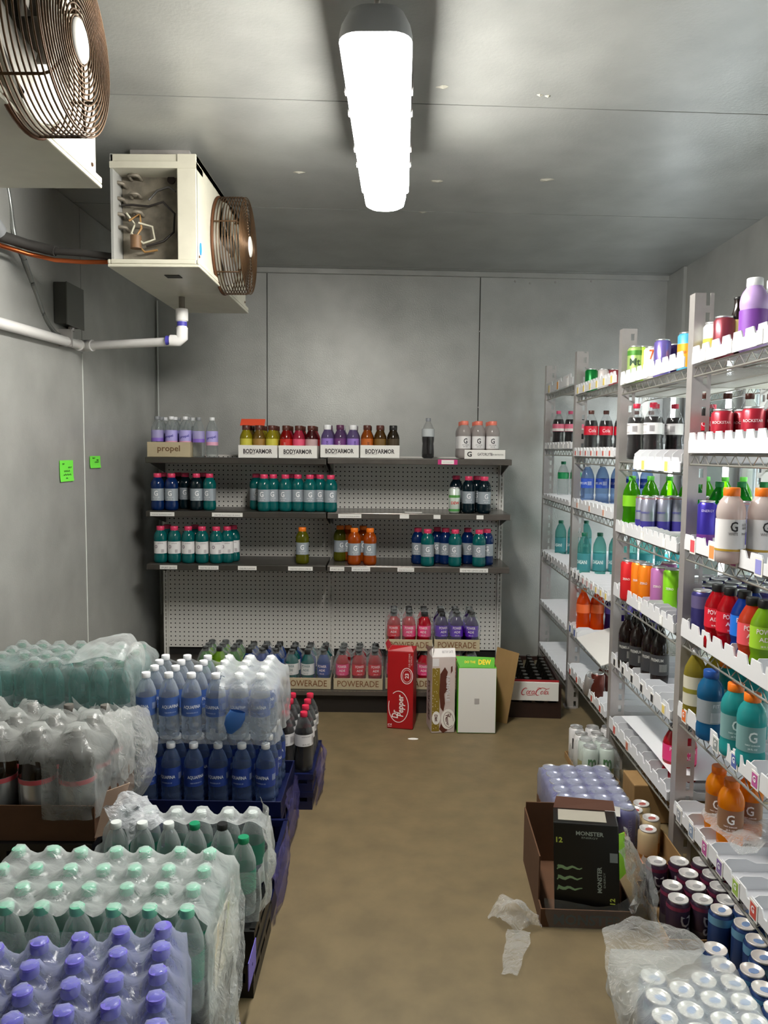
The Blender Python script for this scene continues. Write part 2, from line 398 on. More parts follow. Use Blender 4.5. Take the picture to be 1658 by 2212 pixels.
# ================================================================ the room
H = 2.60
LX, RX = -1.56, 1.83
BL = Vector((LX, 5.06)); BA = math.radians(3.4)          # back wall starts at the left corner and runs slightly away
struct(MB().box(-2.2, 4.6, -1.6, 6.2, -.12, 0).obj('floor', CONC))
ce = struct(MB().box(LX-.12, RX+.25, -1.6, 5.6, H, H+.1).obj('ceiling', DARKSEAM))
Mc = Matrix.Translation((LX, 0, 0)) @ RZ(BA)
seams = [-1.7, .28, 1.45, 2.62, 3.79, 4.96, 5.5]
for i in range(6):
    MB().box(-.3, 3.75, seams[i]+.003, seams[i+1]-.003, H-.018, H+.02, M=Mc).obj('ceiling_panel', GALVC, ce)
rnd = random.Random(3)
for (px, py, r) in ((957, 188, .022), (1180, 388, .035), (945, 391, .03), (1166, 205, .012), (1183, 207, .012), (912, 458, .02), (645, 372, .03)):
    x, y, z = atZ(px, py, H-.018); t = MB(); n = 11
    ring = [(x+r*rnd.uniform(.55, 1.2)*math.cos(2*PI*k/n), y+.6*r*rnd.uniform(.55, 1.2)*math.sin(2*PI*k/n), H-.0185) for k in range(n)]
    t.add(ring+[(x, y, H-.024)], [(k, n, (k+1) % n) for k in range(n)]); t.obj('paint_flake', pm('paint_flake', (.70, .69, .64), .8), ce)
# left wall: two panels and a bead of sealant
wl = struct(MB().box(LX-.12, LX-.012, -1.6, 5.4, 0, H).obj('wall_left', DARKSEAM))
for a, b in ((-1.6, .6), (.603, 2.69), (2.693, 3.858), (3.863, 5.10)):
    MB().box(LX-.014, LX, a, b, 0, H-.02).obj('wall_panel', GALV, wl)
MB().tube([(LX-.001, 3.861, .3), (LX-.001, 3.861, 1.87)], .004, 6).obj('sealant_bead', SEAL, wl)
# back wall
wb = struct(MB().box(-.15, 3.9, .012, .13, 0, H).obj('wall_back', DARKSEAM, None, (BL.x, BL.y, 0), BA))
us = [-.02]
for px in (571, 1036):
    p = atY(px, 700, 5.14); us.append(p[0]-LX)
us.append(3.46)
us = [-.02, .72, 2.12, 3.42]
for a, b in zip(us[:-1], us[1:]): MB().box(a+.002, b-.002, 0, .014, 0, H-.02).obj('wall_panel', GALV, wb)
for u in us[1:-1]:
    MB().tube([(u, -.001, 1.3), (u, -.001, H-.03)], .003, 6).obj('seam_strip', DARKSEAM, wb)
MB().tube([(.012, -.008, .3), (.012, -.008, 2.36)], .006, 6).obj('sealant_bead', SEAL, wb)
for u, z in ((2.35, 2.53), (2.45, 2.52), (2.62, 2.53), (2.86, 2.54), (2.12, 2.2), (2.12, 1.7)):
    MB().lathe([(.007, 0), (.004, .004)], 8, M=Matrix.Translation((u, 0, z)) @ Matrix.Rotation(PI/2, 4, 'X')).obj('rivet', ZINC, wb)
# front wall behind the photographer
wf = struct(MB().box(LX-.12, RX+.25, -1.72, -1.6, 0, H).obj('wall_front', GALV))
# right wall with five glass doors facing the shop
DY = [.90, 1.73, 2.54, 3.33, 4.15, 4.97]
wr = MB(); wr.box(RX, RX+.12, -1.6, 5.6, 2.02, H); wr.box(RX, RX+.12, -1.6, DY[0], 0, 2.02); wr.box(RX, RX+.12, DY[-1], 5.6, 0, 2.02); wr.box(RX, RX+.12, DY[0], DY[-1], 0, .10)
wr = struct(wr.obj('wall_right', GALV))
DFR = pm('door_frame_dark', (.55, .55, .54), .4, .5)
LED = pm('led_strip', (.93, .97, 1.0), .4, emit=STRIP_STRENGTH)
for i in range(5):
    y0, y1 = DY[i]+.02, DY[i+1]-.02; b = MB()
    for (a, c, d, e) in ((y0, y1, .10, .16), (y0, y1, 1.96, 2.02), (y0, y0+.05, .16, 1.96), (y1-.05, y1, .16, 1.96)): b.box(RX, RX+.06, a, c, d, e)
    d = struct(b.obj('door_%d' % (i+1), DFR, bevel=.004))
    MB().box(RX+.025, RX+.033, y0+.04, y1-.04, .14, 1.98).obj('glass_pane', GLASSY, d)
    MB().tube([(RX+.06, y0+.07, .8), (RX+.10, y0+.07, .8), (RX+.10, y0+.07, 1.3), (RX+.06, y0+.07, 1.3)], .009, 8).obj('door_handle', ZINC, d)
for i, y in enumerate(DY):
    t = struct(MB().box(RX-.045, RX, y-.018, y+.018, .12, 2.0).obj('trim_%d' % (i+1), DFR))
    MB().lathe([(.011, .2), (.011, 1.92)], 10, M=Matrix.Translation((RX-.058, y, 0))).obj('led_strip', LED, t)
# the shop beyond the doors
struct(MB().box(4.4, 4.5, -1.6, 6.2, 0, 2.8).obj('wall_shop', pm('shop_wall', (.90, .89, .86), .8)))
struct(MB().box(RX+.25, 4.5, -1.6, 6.2, 2.7, 2.8).obj('ceiling_shop', pm('shop_ceiling', (.92, .92, .92), .8)))
# angle trims in the corners
struct(MB().box(LX, RX, 0, .03, H-.05, H-.019, M=Matrix.Translation((BL.x-LX*math.cos(BA), BL.y-LX*math.sin(BA)-.03, 0)) @ RZ(BA)).obj('trim_7', GALV))
struct(MB().box(RX-.02, RX, 4.97, 5.262, 0, H-.02).obj('trim_8', GALV))
# sticky notes
NOTE = pm('note_green', (.48, .95, .30), .7); INK = flat((.12, .25, .08), .7, 0, 'ink')
def note(name, o, right, w, h, label, lines):
    R = Vector(right); N = R.cross(Vector((0, 0, 1))); b = MB(); o = Vector(o); c = []
    for j in range(5):
        for i in range(2):
            v = (j/4-.5)*h; lift = .002+.006*max(0, .4-j/4)**2*4
            c.append(o + R*((i-.5)*w) + Vector((0, 0, v)) + N*lift)
    b.add(c, [(2*j, 2*j+1, 2*j+3, 2*j+2) for j in range(4)]); n = b.obj(name, NOTE); tag(n, label, 'note')
    t = MB()
    for k, (a, e) in enumerate(lines):
        z = h*(.33-.17*k); pts = [(w*(a+(e-a)*q/9), z+.004*math.sin(q*2.3+k)) for q in range(10)]; ribbon(t, pts, .003, o + N*.004, right, (0, 0, 1))
    t.obj('handwriting', INK, n)
p = atX(143, 1017, LX+.002); note('sticky_note', p, (0, 1, 0), .15, .10, 'larger lime sticky note on the side wall', [(-.35, -.2), (.1, .35), (-.2, .2), (-.25, .3), (-.1, .05)])
note('sticky_note', (LX+.002, 3.99, 1.33), (0, 1, 0), .14, .062, 'smaller lime sticky note nearer the drinks shelving', [(-.3, -.05), (.1, .3), (-.1, .3)])

# ================================================================ ceiling lamp
lz = 2.40; ly0, ly1 = 1.885, 3.02; lx = -.05
lamp = empty('ceiling_lamp', (lx, (ly0+ly1)/2, lz), -.010, 'long glowing ceiling lamp with rounded white diffuser, hung on rods', 'lamp')
L2 = (ly1-ly0)/2
def stad(w, l, r, n=5):
    out = []
    for cx, cy, a0 in ((w-r, l-r, 0), (-w+r, l-r, 90), (-w+r, -l+r, 180), (w-r, -l+r, 270)):
        for k in range(n+1):
            a = math.radians(a0+90*k/n); out.append((cx+r*math.cos(a), cy+r*math.sin(a)))
    return out
def lofts(mb, layers, mi=0):
    n = len(layers[0][0]); v = []; f = []
    for pts, z in layers: v += [(x, y, z) for x, y in pts]
    for i in range(len(layers)-1):
        for k in range(n): f.append((i*n+k, i*n+(k+1) % n, (i+1)*n+(k+1) % n, (i+1)*n+k))
    mb.add(v, f, mi, True); mb.add([v[k] for k in range(n)], [tuple(range(n-1, -1, -1))], mi); e = (len(layers)-1)*n; mb.add([v[e+k] for k in range(n)], [tuple(range(n))], mi)
DIFF = pm('lamp_diffuser', (1, .99, .96), .4, emit=LAMP_STRENGTH)
GREYP = pm('lamp_housing', (.80, .81, .83), .5)
d = MB(); lofts(d, [(stad(.054, L2-.05, .042), -.10), (stad(.070, L2-.02, .05), -.085), (stad(.077, L2, .05), -.05), (stad(.076, L2, .045), -.012)]); d.obj('diffuser', DIFF, lamp)
d = MB(); lofts(d, [(stad(.088, L2+.012, .05), -.024), (stad(.088, L2+.012, .05), -.010), (stad(.084, L2+.006, .05), .012), (stad(.068, L2-.01, .05), .05), (stad(.05, L2-.05, .04), .062)]); d.obj('housing', GREYP, lamp)
for y in (-L2+.12, L2-.12): MB().lathe([(.008, .06), (.008, H-lz-.018)], 10, c=(0, y, 0)).obj('hanger_rod', ZINC, lamp)
for y in (-L2+.3, -L2+.7, L2-.3, L2-.7):
    for s in (-1, 1): MB().box(s*.089-.004, s*.089+.004, y-.012, y+.012, -.025, .03).obj('clip', ZINC, lamp)

# ================================================================ evaporators
def evaporator(name, y0, y1, fy, label, opened, zb, zt, xf, xb, fz, R):
    e = empty(name, (-1.0, (y0+y1)/2, zb), 0, label, 'evaporator'); O = Vector(e.location)
    def P(mb, n, mt, bevel=0.): return mb.obj(n, mt, e, tuple(-O), bevel=bevel)
    P(MB().box(xf-.012, xf, y0, y1, zb+.02, zt), 'fan_panel', CREAM, .003)
    P(MB().box(xb, xb+.01, y0, y1, zb+.02, zt), 'coil_side', GALV)
    P(MB().box(xb, xf, y0, y1, zt-.03, zt), 'top_cover', CREAM, .003)
    # drain pan with turned-up rim
    b = MB(); b.box(xb-.012, xf+.012, y0-.012, y1+.012, zb, zb+.012); b.box(xf, xf+.012, y0-.012, y1+.012, zb+.012, zb+.03); b.box(xb-.012, xb, y0-.012, y1+.012, zb+.012, zb+.03)
    b.box(xb, xf, y0-.012, y0, zb+.012, zb+.03); b.box(xb, xf, y1, y1+.012, zb+.012, zb+.03); P(b, 'drain_pan', CREAM, .004)
    P(MB().box(xb+.01, xf-.012, y1-.012, y1, zb+.02, zt-.03), 'end_panel', CREAM)
    if opened:
        P(MB().box(xf-.075, xf, y0-.004, y0+.012, zb+.03, zt), 'corner_post', CREAM, .003)
        DIRT = pm('dirty_metal', (.52, .49, .44), .55, .3, var=.4, scale=16)
        P(MB().box(xb+.012, xf-.02, y0+.10, y0+.106, zb+.03, zt-.03), 'coil_plate', DIRT)
        P(MB().box(xb-.0, xf-.0, y0-.006, y0+.1, zt-.055, zt-.03), 'top_lip', CREAM)
        cop = pm('copper', (.62, .42, .30), .4, .8, var=.3, scale=30)
        for k, (x, z, r) in enumerate([(-1.10, 2.50, .018), (-1.10, 2.44, .018), (-1.04, 2.47, .02), (-1.10, 2.38, .018), (-1.04, 2.40, .018), (-1.10, 2.32, .018), (-1.03, 2.33, .016), (-1.09, 2.27, .017)]):
            P(MB().tube([(x-r, y0+.10, z), (x-r, y0+.075, z)] + [(x-r*math.cos(a), y0+.07-.018*math.sin(a), z+.004) for a in frange(.2, PI-.2, 5)] + [(x+r, y0+.075, z), (x+r, y0+.10, z)], .007, 6), 'return_bend', DIRT)
        wires = [[(-1.09, 2.36), (-1.05, 2.365), (-.98, 2.355), (-.92, 2.37), (-.88, 2.33), (-.885, 2.26), (-.92, 2.22), (-.99, 2.20)],
                 [(-1.07, 2.33), (-1.04, 2.29), (-1.05, 2.25), (-1.0, 2.21), (-.96, 2.23), (-.97, 2.28), (-1.02, 2.29)],
                 [(-1.06, 2.30), (-1.02, 2.33), (-1.01, 2.27), (-1.04, 2.22), (-1.0, 2.18), (-.95, 2.19)],
                 [(-.98, 2.38), (-.95, 2.42), (-.90, 2.43), (-.87, 2.41)]]
        WR = [(.16, .14, .13), (.8, .78, .7), (.66, .5, .3), (.35, .34, .33)]
        for w, cc in zip(wires, WR): P(MB().tube([(x, y0+.06+.012*math.sin(i*1.7), z) for i, (x, z) in enumerate(w)], .0045, 6), 'wire', flat(cc, .5))
        P(MB().lathe([(.022, 0), (.022, .05)], 12, M=Matrix.Translation((-1.03, y0+.05, 2.19))), 'terminal_block', pm('dirty_metal2', (.45, .33, .22), .6))
        P(MB().lathe([(.016, 0), (.016, .008)], 12, M=Matrix.Translation((-.90, y0+.1, 2.47)) @ Matrix.Rotation(PI/2, 4, 'X')), 'grommet', flat((.2, .15, .13), .6))
        P(MB().box(xb+.17, xb+.23, y0+.12, y0+.17, zb-.003, zb), 'pan_label', flat((.22, .22, .2), .7))
        P(MB().lathe([(.016, 0), (.016, .003)], 12, M=Matrix.Translation((xf+.0, y0+.05, zb+.085)) @ Matrix.Rotation(PI/2, 4, 'Y') @ Matrix.Diagonal((1.5, .8, 1, 1))), 'blue_sticker', flat((.2, .55, .85), .5))
    else:
        P(MB().box(xb+.01, xf-.012, y0, y0+.012, zb+.02, zt-.03), 'end_panel', CREAM)
    # fan: shroud ring, blades, motor, wire guard drum
    Mx = Matrix.Translation((xf, fy, fz)) @ Matrix.Rotation(PI/2, 4, 'Y')
    P(MB().lathe([(R-.01, .0), (R-.012, .03), (R-.008, .03), (R, .0)], 40, M=Mx, close=False), 'fan_ring', CREAM)
    P(MB().lathe([(.001, .0015), (R-.012, .0015)], 36, M=Mx, close=False), 'fan_hole_shade', pm('fan_hole_shade', (.30, .28, .24), .7))  # flat dark disc on the panel, shade of the fan hole painted in
    bl = MB()
    for k in range(4):
        a = k*PI/2+.5; v = []
        for i in range(6):
            for j in range(5):
                rr = .04+.125*i/5; t = a+(j/4-.5)*(1.0+.12*i); v.append(tuple(Mx @ Vector((rr*math.cos(t), rr*math.sin(t), .03+.03*(j/4-.5)))))
        P(MB().add(v, [(i*5+j, i*5+j+1, i*5+j+6, i*5+j+5) for i in range(5) for j in range(4)], 0, True), 'fan_blade', pm('fan_blade', (.72, .71, .68), .4, .4))
    P(MB().lathe([(.045, .004), (.045, .05), (.03, .058)], 20, M=Mx), 'motor', pm('motor', (.35, .32, .28), .5))
    g = MB(); dep = .115
    for k in range(10): g.tube([tuple(Mx @ Vector(((R+.012)*math.cos(a), (R+.012)*math.sin(a), .012+k*dep/9.5))) for a in [2*PI*q/48 for q in range(48)]], .0024, 5, closed=True)
    P(g, 'drum_wires', BRONZE)
    g = MB()
    for k in range(13):
        r = .048+(R+.004-.048)*k/12
        g.tube([tuple(Mx @ Vector((r*math.cos(a), r*math.sin(a), dep+.012-.006*(k/12)**2))) for a in [2*PI*q/44 for q in range(44)]], .0022, 5, closed=True)
    P(g, 'face_wires', BRONZE)
    for k in range(6):
        a = k*PI/3+.25; c, s = math.cos(a), math.sin(a); r2 = R+.012
        P(MB().tube([tuple(Mx @ Vector(q)) for q in ((.04*c, .04*s, dep+.009), ((R)*c, R*s, dep+.003), (r2*c, r2*s, dep-.01), (r2*c, r2*s, .0))], .0034, 6), 'guard_rib', BRONZE)
    P(MB().tube([tuple(Mx @ Vector(((R+.013)*math.cos(a), (R+.013)*math.sin(a), .006))) for a in [2*PI*q/48 for q in range(48)]], .006, 6, closed=True), 'base_ring', pm('rust_ring', (.36, .22, .12), .6, .4))
    P(MB().lathe([(.044, dep+.01), (.044, dep+.016), (.03, dep+.019)], 24, M=Mx), 'hub_cap', WCARD)
    for (a, b2) in ((y0+.03, zb+.05), (y1-.03, zb+.05), (y1-.03, zt-.04), (fy+.0, zb+.035)):
        P(MB().lathe([(.006, 0), (.004, .004)], 8, M=Matrix.Translation((xf, a, b2)) @ Matrix.Rotation(PI/2, 4, 'Y')), 'screw', flat((.35, .25, .18), .5, .3))
    for y in (y0+.1, y1-.1):
        P(MB().box(xb+.05, xf-.05, y-.015, y+.015, zt, H-.0185), 'mounting_bracket', ZINC)
    return e
evaporator('evaporator', 1.22, 2.155, 1.74, 'nearer cream evaporator with large round fan guard under the ceiling', False, 2.112, 2.56, -.822, -1.15, 2.285, .178)
evaporator('evaporator', 3.05, 4.03, 3.47, 'farther cream evaporator with its near end panel missing, showing wires', True, 2.105, 2.535, -.775, -1.11, 2.295, .190)

# pipes on the left wall
def fitting(parent, n, mt, pts, r): return MB().tube(pts, r, 12).obj(n, mt, parent)
pv = empty('drain_pipe', (-1.55, 3.9, 1.9), 0, 'white plastic drain pipe with elbow running from the far evaporator along the wall', 'pipe')
def PV(mb, n, mt=PVC): return mb.obj(n, mt, pv, (1.55, -3.9, -1.9))
a0 = (-1.525, 2.2, 1.858); a1 = (-1.525, 3.78, 1.898); a2 = (-1.00, 3.62, 1.905)
a2 = atY(372, 738, 3.62); a3 = atY(398, 736, 3.62)
PV(MB().tube([a0, a1], .0225, 14), 'pipe_run'); PV(MB().tube([a1, a2], .0205, 14), 'pipe_run')
am = Vector(a1); d1 = (am-Vector(a0)).normalized(); d2 = (Vector(a2)-am).normalized()
PV(MB().tube([am-d1*.05, am-d1*.005, am+d2*.015, am+d2*.06], .028, 14), 'coupling')
ex, ey, ez = a3[0]-.01, 3.62, a3[2]
PV(MB().tube([(ex-.055, ey, ez), (ex-.015, ey, ez), (ex, ey, ez+.012), (ex, ey, ez+.06)], .0265, 14), 'elbow')
PV(MB().lathe([(.0225, 0), (.0225, .05)], 14, c=(ex, ey, ez+.05)), 'riser')
PV(MB().lathe([(.0275, 0), (.029, .004), (.029, .05), (.0275, .055)], 12, c=(ex, ey, ez+.09)), 'adapter')
PV(MB().lathe([(.014, 0), (.014, 2.14-ez-.14)], 12, c=(ex, ey, ez+.14)), 'drain_stub', flat((.45, .42, .38), .5, .4))
PRIMER = flat((.30, .28, .68), .5)
PV(MB().lathe([(.0232, 0), (.0232, .02)], 14, c=(ex, ey, ez+.066)), 'primer_band', PRIMER)
PV(MB().tube([(ex-.075, ey, ez), (ex-.055, ey, ez)], .0222, 14), 'primer_band', PRIMER)
for y in (2.9, 3.6): PV(MB().box(LX, -1.50, y-.008, y+.008, 1.835+(y-2.2)*.025, 1.915+(y-2.2)*.025), 'pipe_clip', ZINC)
# refrigerant line, conduit, junction box
COP = pm('copper_line', (.70, .36, .20), .3, .9)
rl = empty('refrigerant_line', (-1.4, 3.1, 2.25), 0, 'copper refrigerant line in black sleeve entering the far evaporator', 'pipe')
def RL(mb, n, mt): return mb.obj(n, mt, rl, (1.4, -3.1, -2.25))
ps = [atX(-40, 500, -1.5), atX(0, 530, -1.47), atY(60, 548, 3.1), atY(120, 562, 3.1), atY(180, 566, 3.1), atY(245, 566, 3.12)]
RL(MB().tube(ps, .009, 10), 'copper_tube', COP)
ps2 = [(x, y, z+.035) for x, y, z in ps[:-1]] + [(ps[-1][0], ps[-1][1], ps[-1][2]+.02)]
RL(MB().tube(ps2[:4], .021, 12), 'foam_sleeve', flat((.19, .18, .17), .8)); RL(MB().tube(ps2[3:], .014, 12), 'foam_sleeve', flat((.19, .18, .17), .8))
q = atX(-6, 500, -1.46); RL(MB().tube([(q[0], q[1]-.12, q[2]+.06), q], .034, 14), 'pipe_end', flat((.6, .61, .62), .4, .3))
cd = empty('flexible_conduit', (-1.55, 3.4, 2.1), 0, 'grey flexible metal conduit looping down to the junction box', 'conduit')
def spiral(pts, r, n):
    P_ = [Vector(p) for p in pts]; b = MB(); out = []
    for i in range(len(P_)-1):
        for k in range(n): out.append(P_[i].lerp(P_[i+1], k/n))
    out.append(P_[-1]); v = []
    for i, p in enumerate(out):
        b_ = .0012 if i % 2 else 0; t = (out[min(i+1, len(out)-1)]-out[max(0, i-1)]).normalized(); u = t.orthogonal().normalized(); w = t.cross(u)
        for k in range(8): v.append(tuple(p+(u*math.cos(PI*k/4)+w*math.sin(PI*k/4))*(r+b_)))
    f = [(i*8+k, i*8+(k+1) % 8, (i+1)*8+(k+1) % 8, (i+1)*8+k) for i in range(len(out)-1) for k in range(8)]
    return b.add(v, f, 0, True)
def cat3(pts, n=8):
    out = []; A = [np.array(p, float) for p in pts]
    for i in range(len(A)-1):
        p0, p1, p2, p3 = A[max(i-1, 0)], A[i], A[i+1], A[min(i+2, len(A)-1)]
        for k in range(n):
            t = k/n; out.append(tuple(.5*((2*p1)+(-p0+p2)*t+(2*p0-5*p1+4*p2-p3)*t*t+(-p0+3*p1-3*p2+p3)*t**3)))
    out.append(tuple(A[-1])); return out
CONDM = pm('conduit_metal', (.58, .59, .58), .35, .7)
c1 = cat3([atX(52, 560, -1.55), atX(75, 630, -1.56), atX(98, 690, -1.56), atX(122, 722, -1.56), atX(142, 722, -1.55), atX(157, 706, -1.55)])
spiral(c1, .011, 3).obj('conduit_loop', CONDM, cd, (1.55, -3.4, -2.1))
c2 = cat3([atX(12, 380, -1.56), atX(22, 440, -1.56), atX(32, 510, -1.55), atX(52, 560, -1.55)]); spiral(c2, .009, 3).obj('conduit_drop', CONDM, cd, (1.55, -3.4, -2.1))
jb0 = atX(136, 705, LX+.05); jb = empty('junction_box', (LX+.03, jb0[1]+.1, 2.0), 0, 'dark metal junction box on the wall above the white drain pipe', 'electrical box')
zb_, zt_ = atX(150, 700, LX+.06)[2], atX(150, 612, LX+.06)[2]
JB = pm('box_dark', (.30, .30, .28), .5, .3)
MB().box(0, .06, -.08, .10, zb_-2.0, zt_-2.0).obj('box_body', JB, jb, (-.03, 0, 0), bevel=.004); MB().box(.06, .065, -.086, .106, zb_-2.0-.006, zt_-2.0).obj('box_lid', pm('box_lid', (.40, .40, .38), .45, .3), jb, (-.03, 0, 0))
MB().lathe([(.016, -.02), (.016, .02)], 10, c=(.035, .03, zb_-2.0)).obj('gland', ZINC, jb, (-.03, 0, 0))

# ================================================================ gondola shelving at the back
GX0, GX1, GY, GM = -1.42, .665, 4.75, -.385
G = empty('gondola_shelving', (GM, GY, 0), .008, 'dark-shelved gondola shelving with white pegboard back along the far wall', 'shelving')
def GP(mb, n, mt, bevel=0.): return mb.obj(n, mt, G, (-GM, -GY, 0), bevel=bevel)
def pegboard(x0, x1, z0, z1, y):
    pitch = .0275; nx, nz = int((x1-x0)/pitch), int((z1-z0)/pitch); sx, sz = (x1-x0)/nx, (z1-z0)/nz; b = MB(); v = []; f = []
    for j in range(nz):
        for i in range(nx):
            cx, cz = x0+(i+.5)*sx, z0+(j+.5)*sz; o = len(v); r = .0042
            for k in range(8):
                a = PI/4*k; ca, sa = math.cos(a), math.sin(a); m_ = max(abs(ca), abs(sa)); v.append((cx+ca/m_*sx/2, y, cz+sa/m_*sz/2))
            for k in range(8): v.append((cx+r*math.cos(PI/4*k), y, cz+r*math.sin(PI/4*k)))
            for k in range(8): f.append((o+k, o+8+k, o+8+(k+1) % 8, o+(k+1) % 8))
    b.add(v, f); return b
for a, c in ((GX0+.015, GM-.012), (GM+.012, GX1-.015)):
    GP(pegboard(a, c, .16, 1.37, GY), 'pegboard_panel', PEG); GP(MB().box(a, c, GY+.012, GY+.02, .1, 1.37), 'hole_shade_sheet', HOLE_SHADE)  # added dark sheet, its colour gives the peg holes their shade
for x in (GX0, GM, GX1):
    b = MB(); w = .014 if x != GM else .02
    b.box(x-w, x-.003, GY-.006, GY+.03, .02, 1.375); b.box(x+.003, x+w, GY-.006, GY+.03, .02, 1.375); b.box(x-.003, x+.003, GY+.01, GY+.03, .02, 1.375)
    z = .16
    while z < 1.36: b.box(x-.003, x+.003, GY-.006, GY+.01, z, z+.010); z += .027
    GP(b, 'upright', PEG)
SHY = 4.37
LIP = pm('shelf_lip_grey', (.40, .38, .36), .25, .5, var=.15, scale=8)
strips = {('l', 1): [(324, 376, 1100, ' '), (457, 523, 1103, ' ')], ('l', 2): [(345, 382, 1215, ' '), (428, 471, 1217, ' '), (513, 553, 1219, ' '), (621, 674, 1221, ' ')],
          ('r', 0): [(952, 979, 1000, ' ')], ('r', 1): [(729, 779, 1107, ' '), (862, 882, 1107, ''), (935, 950, 1107, ''), (1028, 1043, 1107, '')], ('r', 2): [(711, 742, 1222, ' '), (758, 798, 1222, ' '), (857, 893, 1222, ' '), (992, 1053, 1221, ' ')]}
lev = [1.355, 1.048, .742]
words_ = ['FOUR DAY ALLOWANCE VARIETY', 'ONE MIX ALLOWANCE 28 OUNCE', 'SPORT 28 OZ', 'ONE MIX 28 OUNCE', 'ONE MIX FLAVOUR', 'ONE MIX LEMON LIME 28']
wi = 0
for side, a, c in (('l', GX0-.0, GM-.004), ('r', GM+.004, GX1+.0)):
    for k, z in enumerate(lev):
        zz = z+(.006 if side == 'r' and k == 0 else 0)
        b = MB(); b.box(a, c, SHY+.02, GY-.006, zz-.012, zz); b.box(a, c, SHY, SHY+.02, zz-.034, zz-.001)
        s = GP(b, 'shelf', LIP if side == 'r' else SHELFD, .003)
        for x in (a+.004, c-.008):
            bb = MB(); y0, y1 = SHY+.05, GY-.01
            bb.add([(x, y0, zz-.012), (x, y1, zz-.012), (x, y1, zz-.10), (x, y0, zz-.03), (x+.004, y0, zz-.012), (x+.004, y1, zz-.012), (x+.004, y1, zz-.10), (x+.004, y0, zz-.03)], [(0, 1, 2, 3), (7, 6, 5, 4), (0, 4, 5, 1), (3, 2, 6, 7)])
            bb.obj('bracket', SHELFD, s)
        for (x0, x1, py, wd) in strips.get((side, k), []):
            p0, p1 = atY(x0, py, SHY), atY(x1, py, SHY); zc = zz-.018
            if (side, k) == ('r', 0): MB().box(p0[0]-.02, p1[0]+.02, SHY-.0015, SHY, zc-.014, zc+.014).obj('pink_backing', flat((.75, .15, .45), .5), s)
            lb = MB().box(p0[0], p1[0], SHY-.003, SHY-.0005, zc-.0115, zc+.0115).obj('price_label', WCARD, s)
            if wd:
                t = MB(); text_flat(t, words_[wi % 6], ((p0[0]+p1[0])/2, SHY-.003, zc-.002), (1, 0, 0), (0, 0, 1), (p1[0]-p0[0])*.84, None, .0)
                o_ = t.obj('lettering', flat((.35, .33, .33)), s); wi += 1
GP(MB().box(GX0, .585, 4.02, GY-.006, .095, .115), 'base_deck', SHELFD, .003)
GP(MB().box(GX0, .585, 4.03, 4.045, 0, .095), 'kick_plate', pm('kick_plate', (.13, .11, .10), .5))
GP(MB().box(GX0, .585, 4.005, 4.02, .10, .122), 'deck_lip', LIP)

# ================================================================ shelving rack along the doors
RK = empty('cooler_rack', (1.3, 3.3, 0), 0, 'tall zinc shelving rack with slotted posts along the glass doors', 'shelving')
def RP(mb, n, mt, par=RK): return mb.obj(n, mt, par, (-1.3, -3.3, 0) if par is RK else None)
PY = [1.73, 2.54, 3.33, 4.15, 4.97]; PTOP = [1.92, 1.92, 1.93, 1.94, 1.955]
for i, y in enumerate(PY):
    for x, fx in ((.965, 1), (1.62, -1)):
        b = MB(); b.box(min(x, x+fx*.03), max(x, x+fx*.03), y-.0, y+.045, 0, PTOP[i]); pz = 0
        o = RP(b, 'post', ZINC)
        st = MB(); xa, xb_ = (x+.03, x+.062) if fx > 0 else (x-.062, x-.03)
        st.box(xa, xa+.006, y, y+.004, 0, PTOP[i]); st.box(xb_-.012, xb_, y, y+.004, 0, PTOP[i]); z = .04
        while z < PTOP[i]-.02: st.box(xa+.006, xb_-.012, y, y+.004, z, z+.022); z += .0505
        so = st.obj('slotted_strip', ZINC, o)
        MB().box(x-.01 if fx > 0 else x-.05, x+.05 if fx > 0 else x+.01, y-.01, y+.055, 0, .008).obj('foot', ZINC, o)
LV = {'A': [1.69, 1.405, 1.09, .80, .53, .19], 'B': [1.69, 1.37, 1.068, .79, .487, .20], 'C': [1.71, 1.385, 1.112, .745, .443, .215], 'D': [1.775, 1.425, 1.112, .74, .423, .14]}
BY = {'A': (PY[0], PY[1]), 'B': (PY[1], PY[2]), 'C': (PY[2], PY[3]), 'D': (PY[3], PY[4])}
for bay, (ya, yb) in BY.items():
    for k, z in enumerate(LV[bay]):
        y0, y1 = ya+.047, yb-.002
        b = MB()
        for x in (.972, 1.60):
            b.tube([(x, y0, z-.006), (x, y1, z-.006)], .0035, 6); b.tube([(x, y0, z-.038), (x, y1, z-.038)], .0035, 6)
            n = int((y1-y0)/.035); b.tube([(x, y0+(y1-y0)*q/n, z-.006-(.032 if q % 2 else 0)) for q in range(n+1)], .0017, 4)
        for y in (y0, y1): b.tube([(.972, y, z-.006), (1.60, y, z-.006)], .0035, 6)
        s = RP(b, 'wire_shelf', WIRE)
        g = MB(); n = int((y1-y0)/.024)
        for q in range(1, n): g.tube([(.972, y0+(y1-y0)*q/n, z-.003), (1.60, y0+(y1-y0)*q/n, z-.003)], .0016, 4, caps=False)
        for x in (1.13, 1.29, 1.45): g.tube([(x, y0, z-.008), (x, y1, z-.008)], .003, 5)
        go = g.obj('wire_deck', WIRE, s)
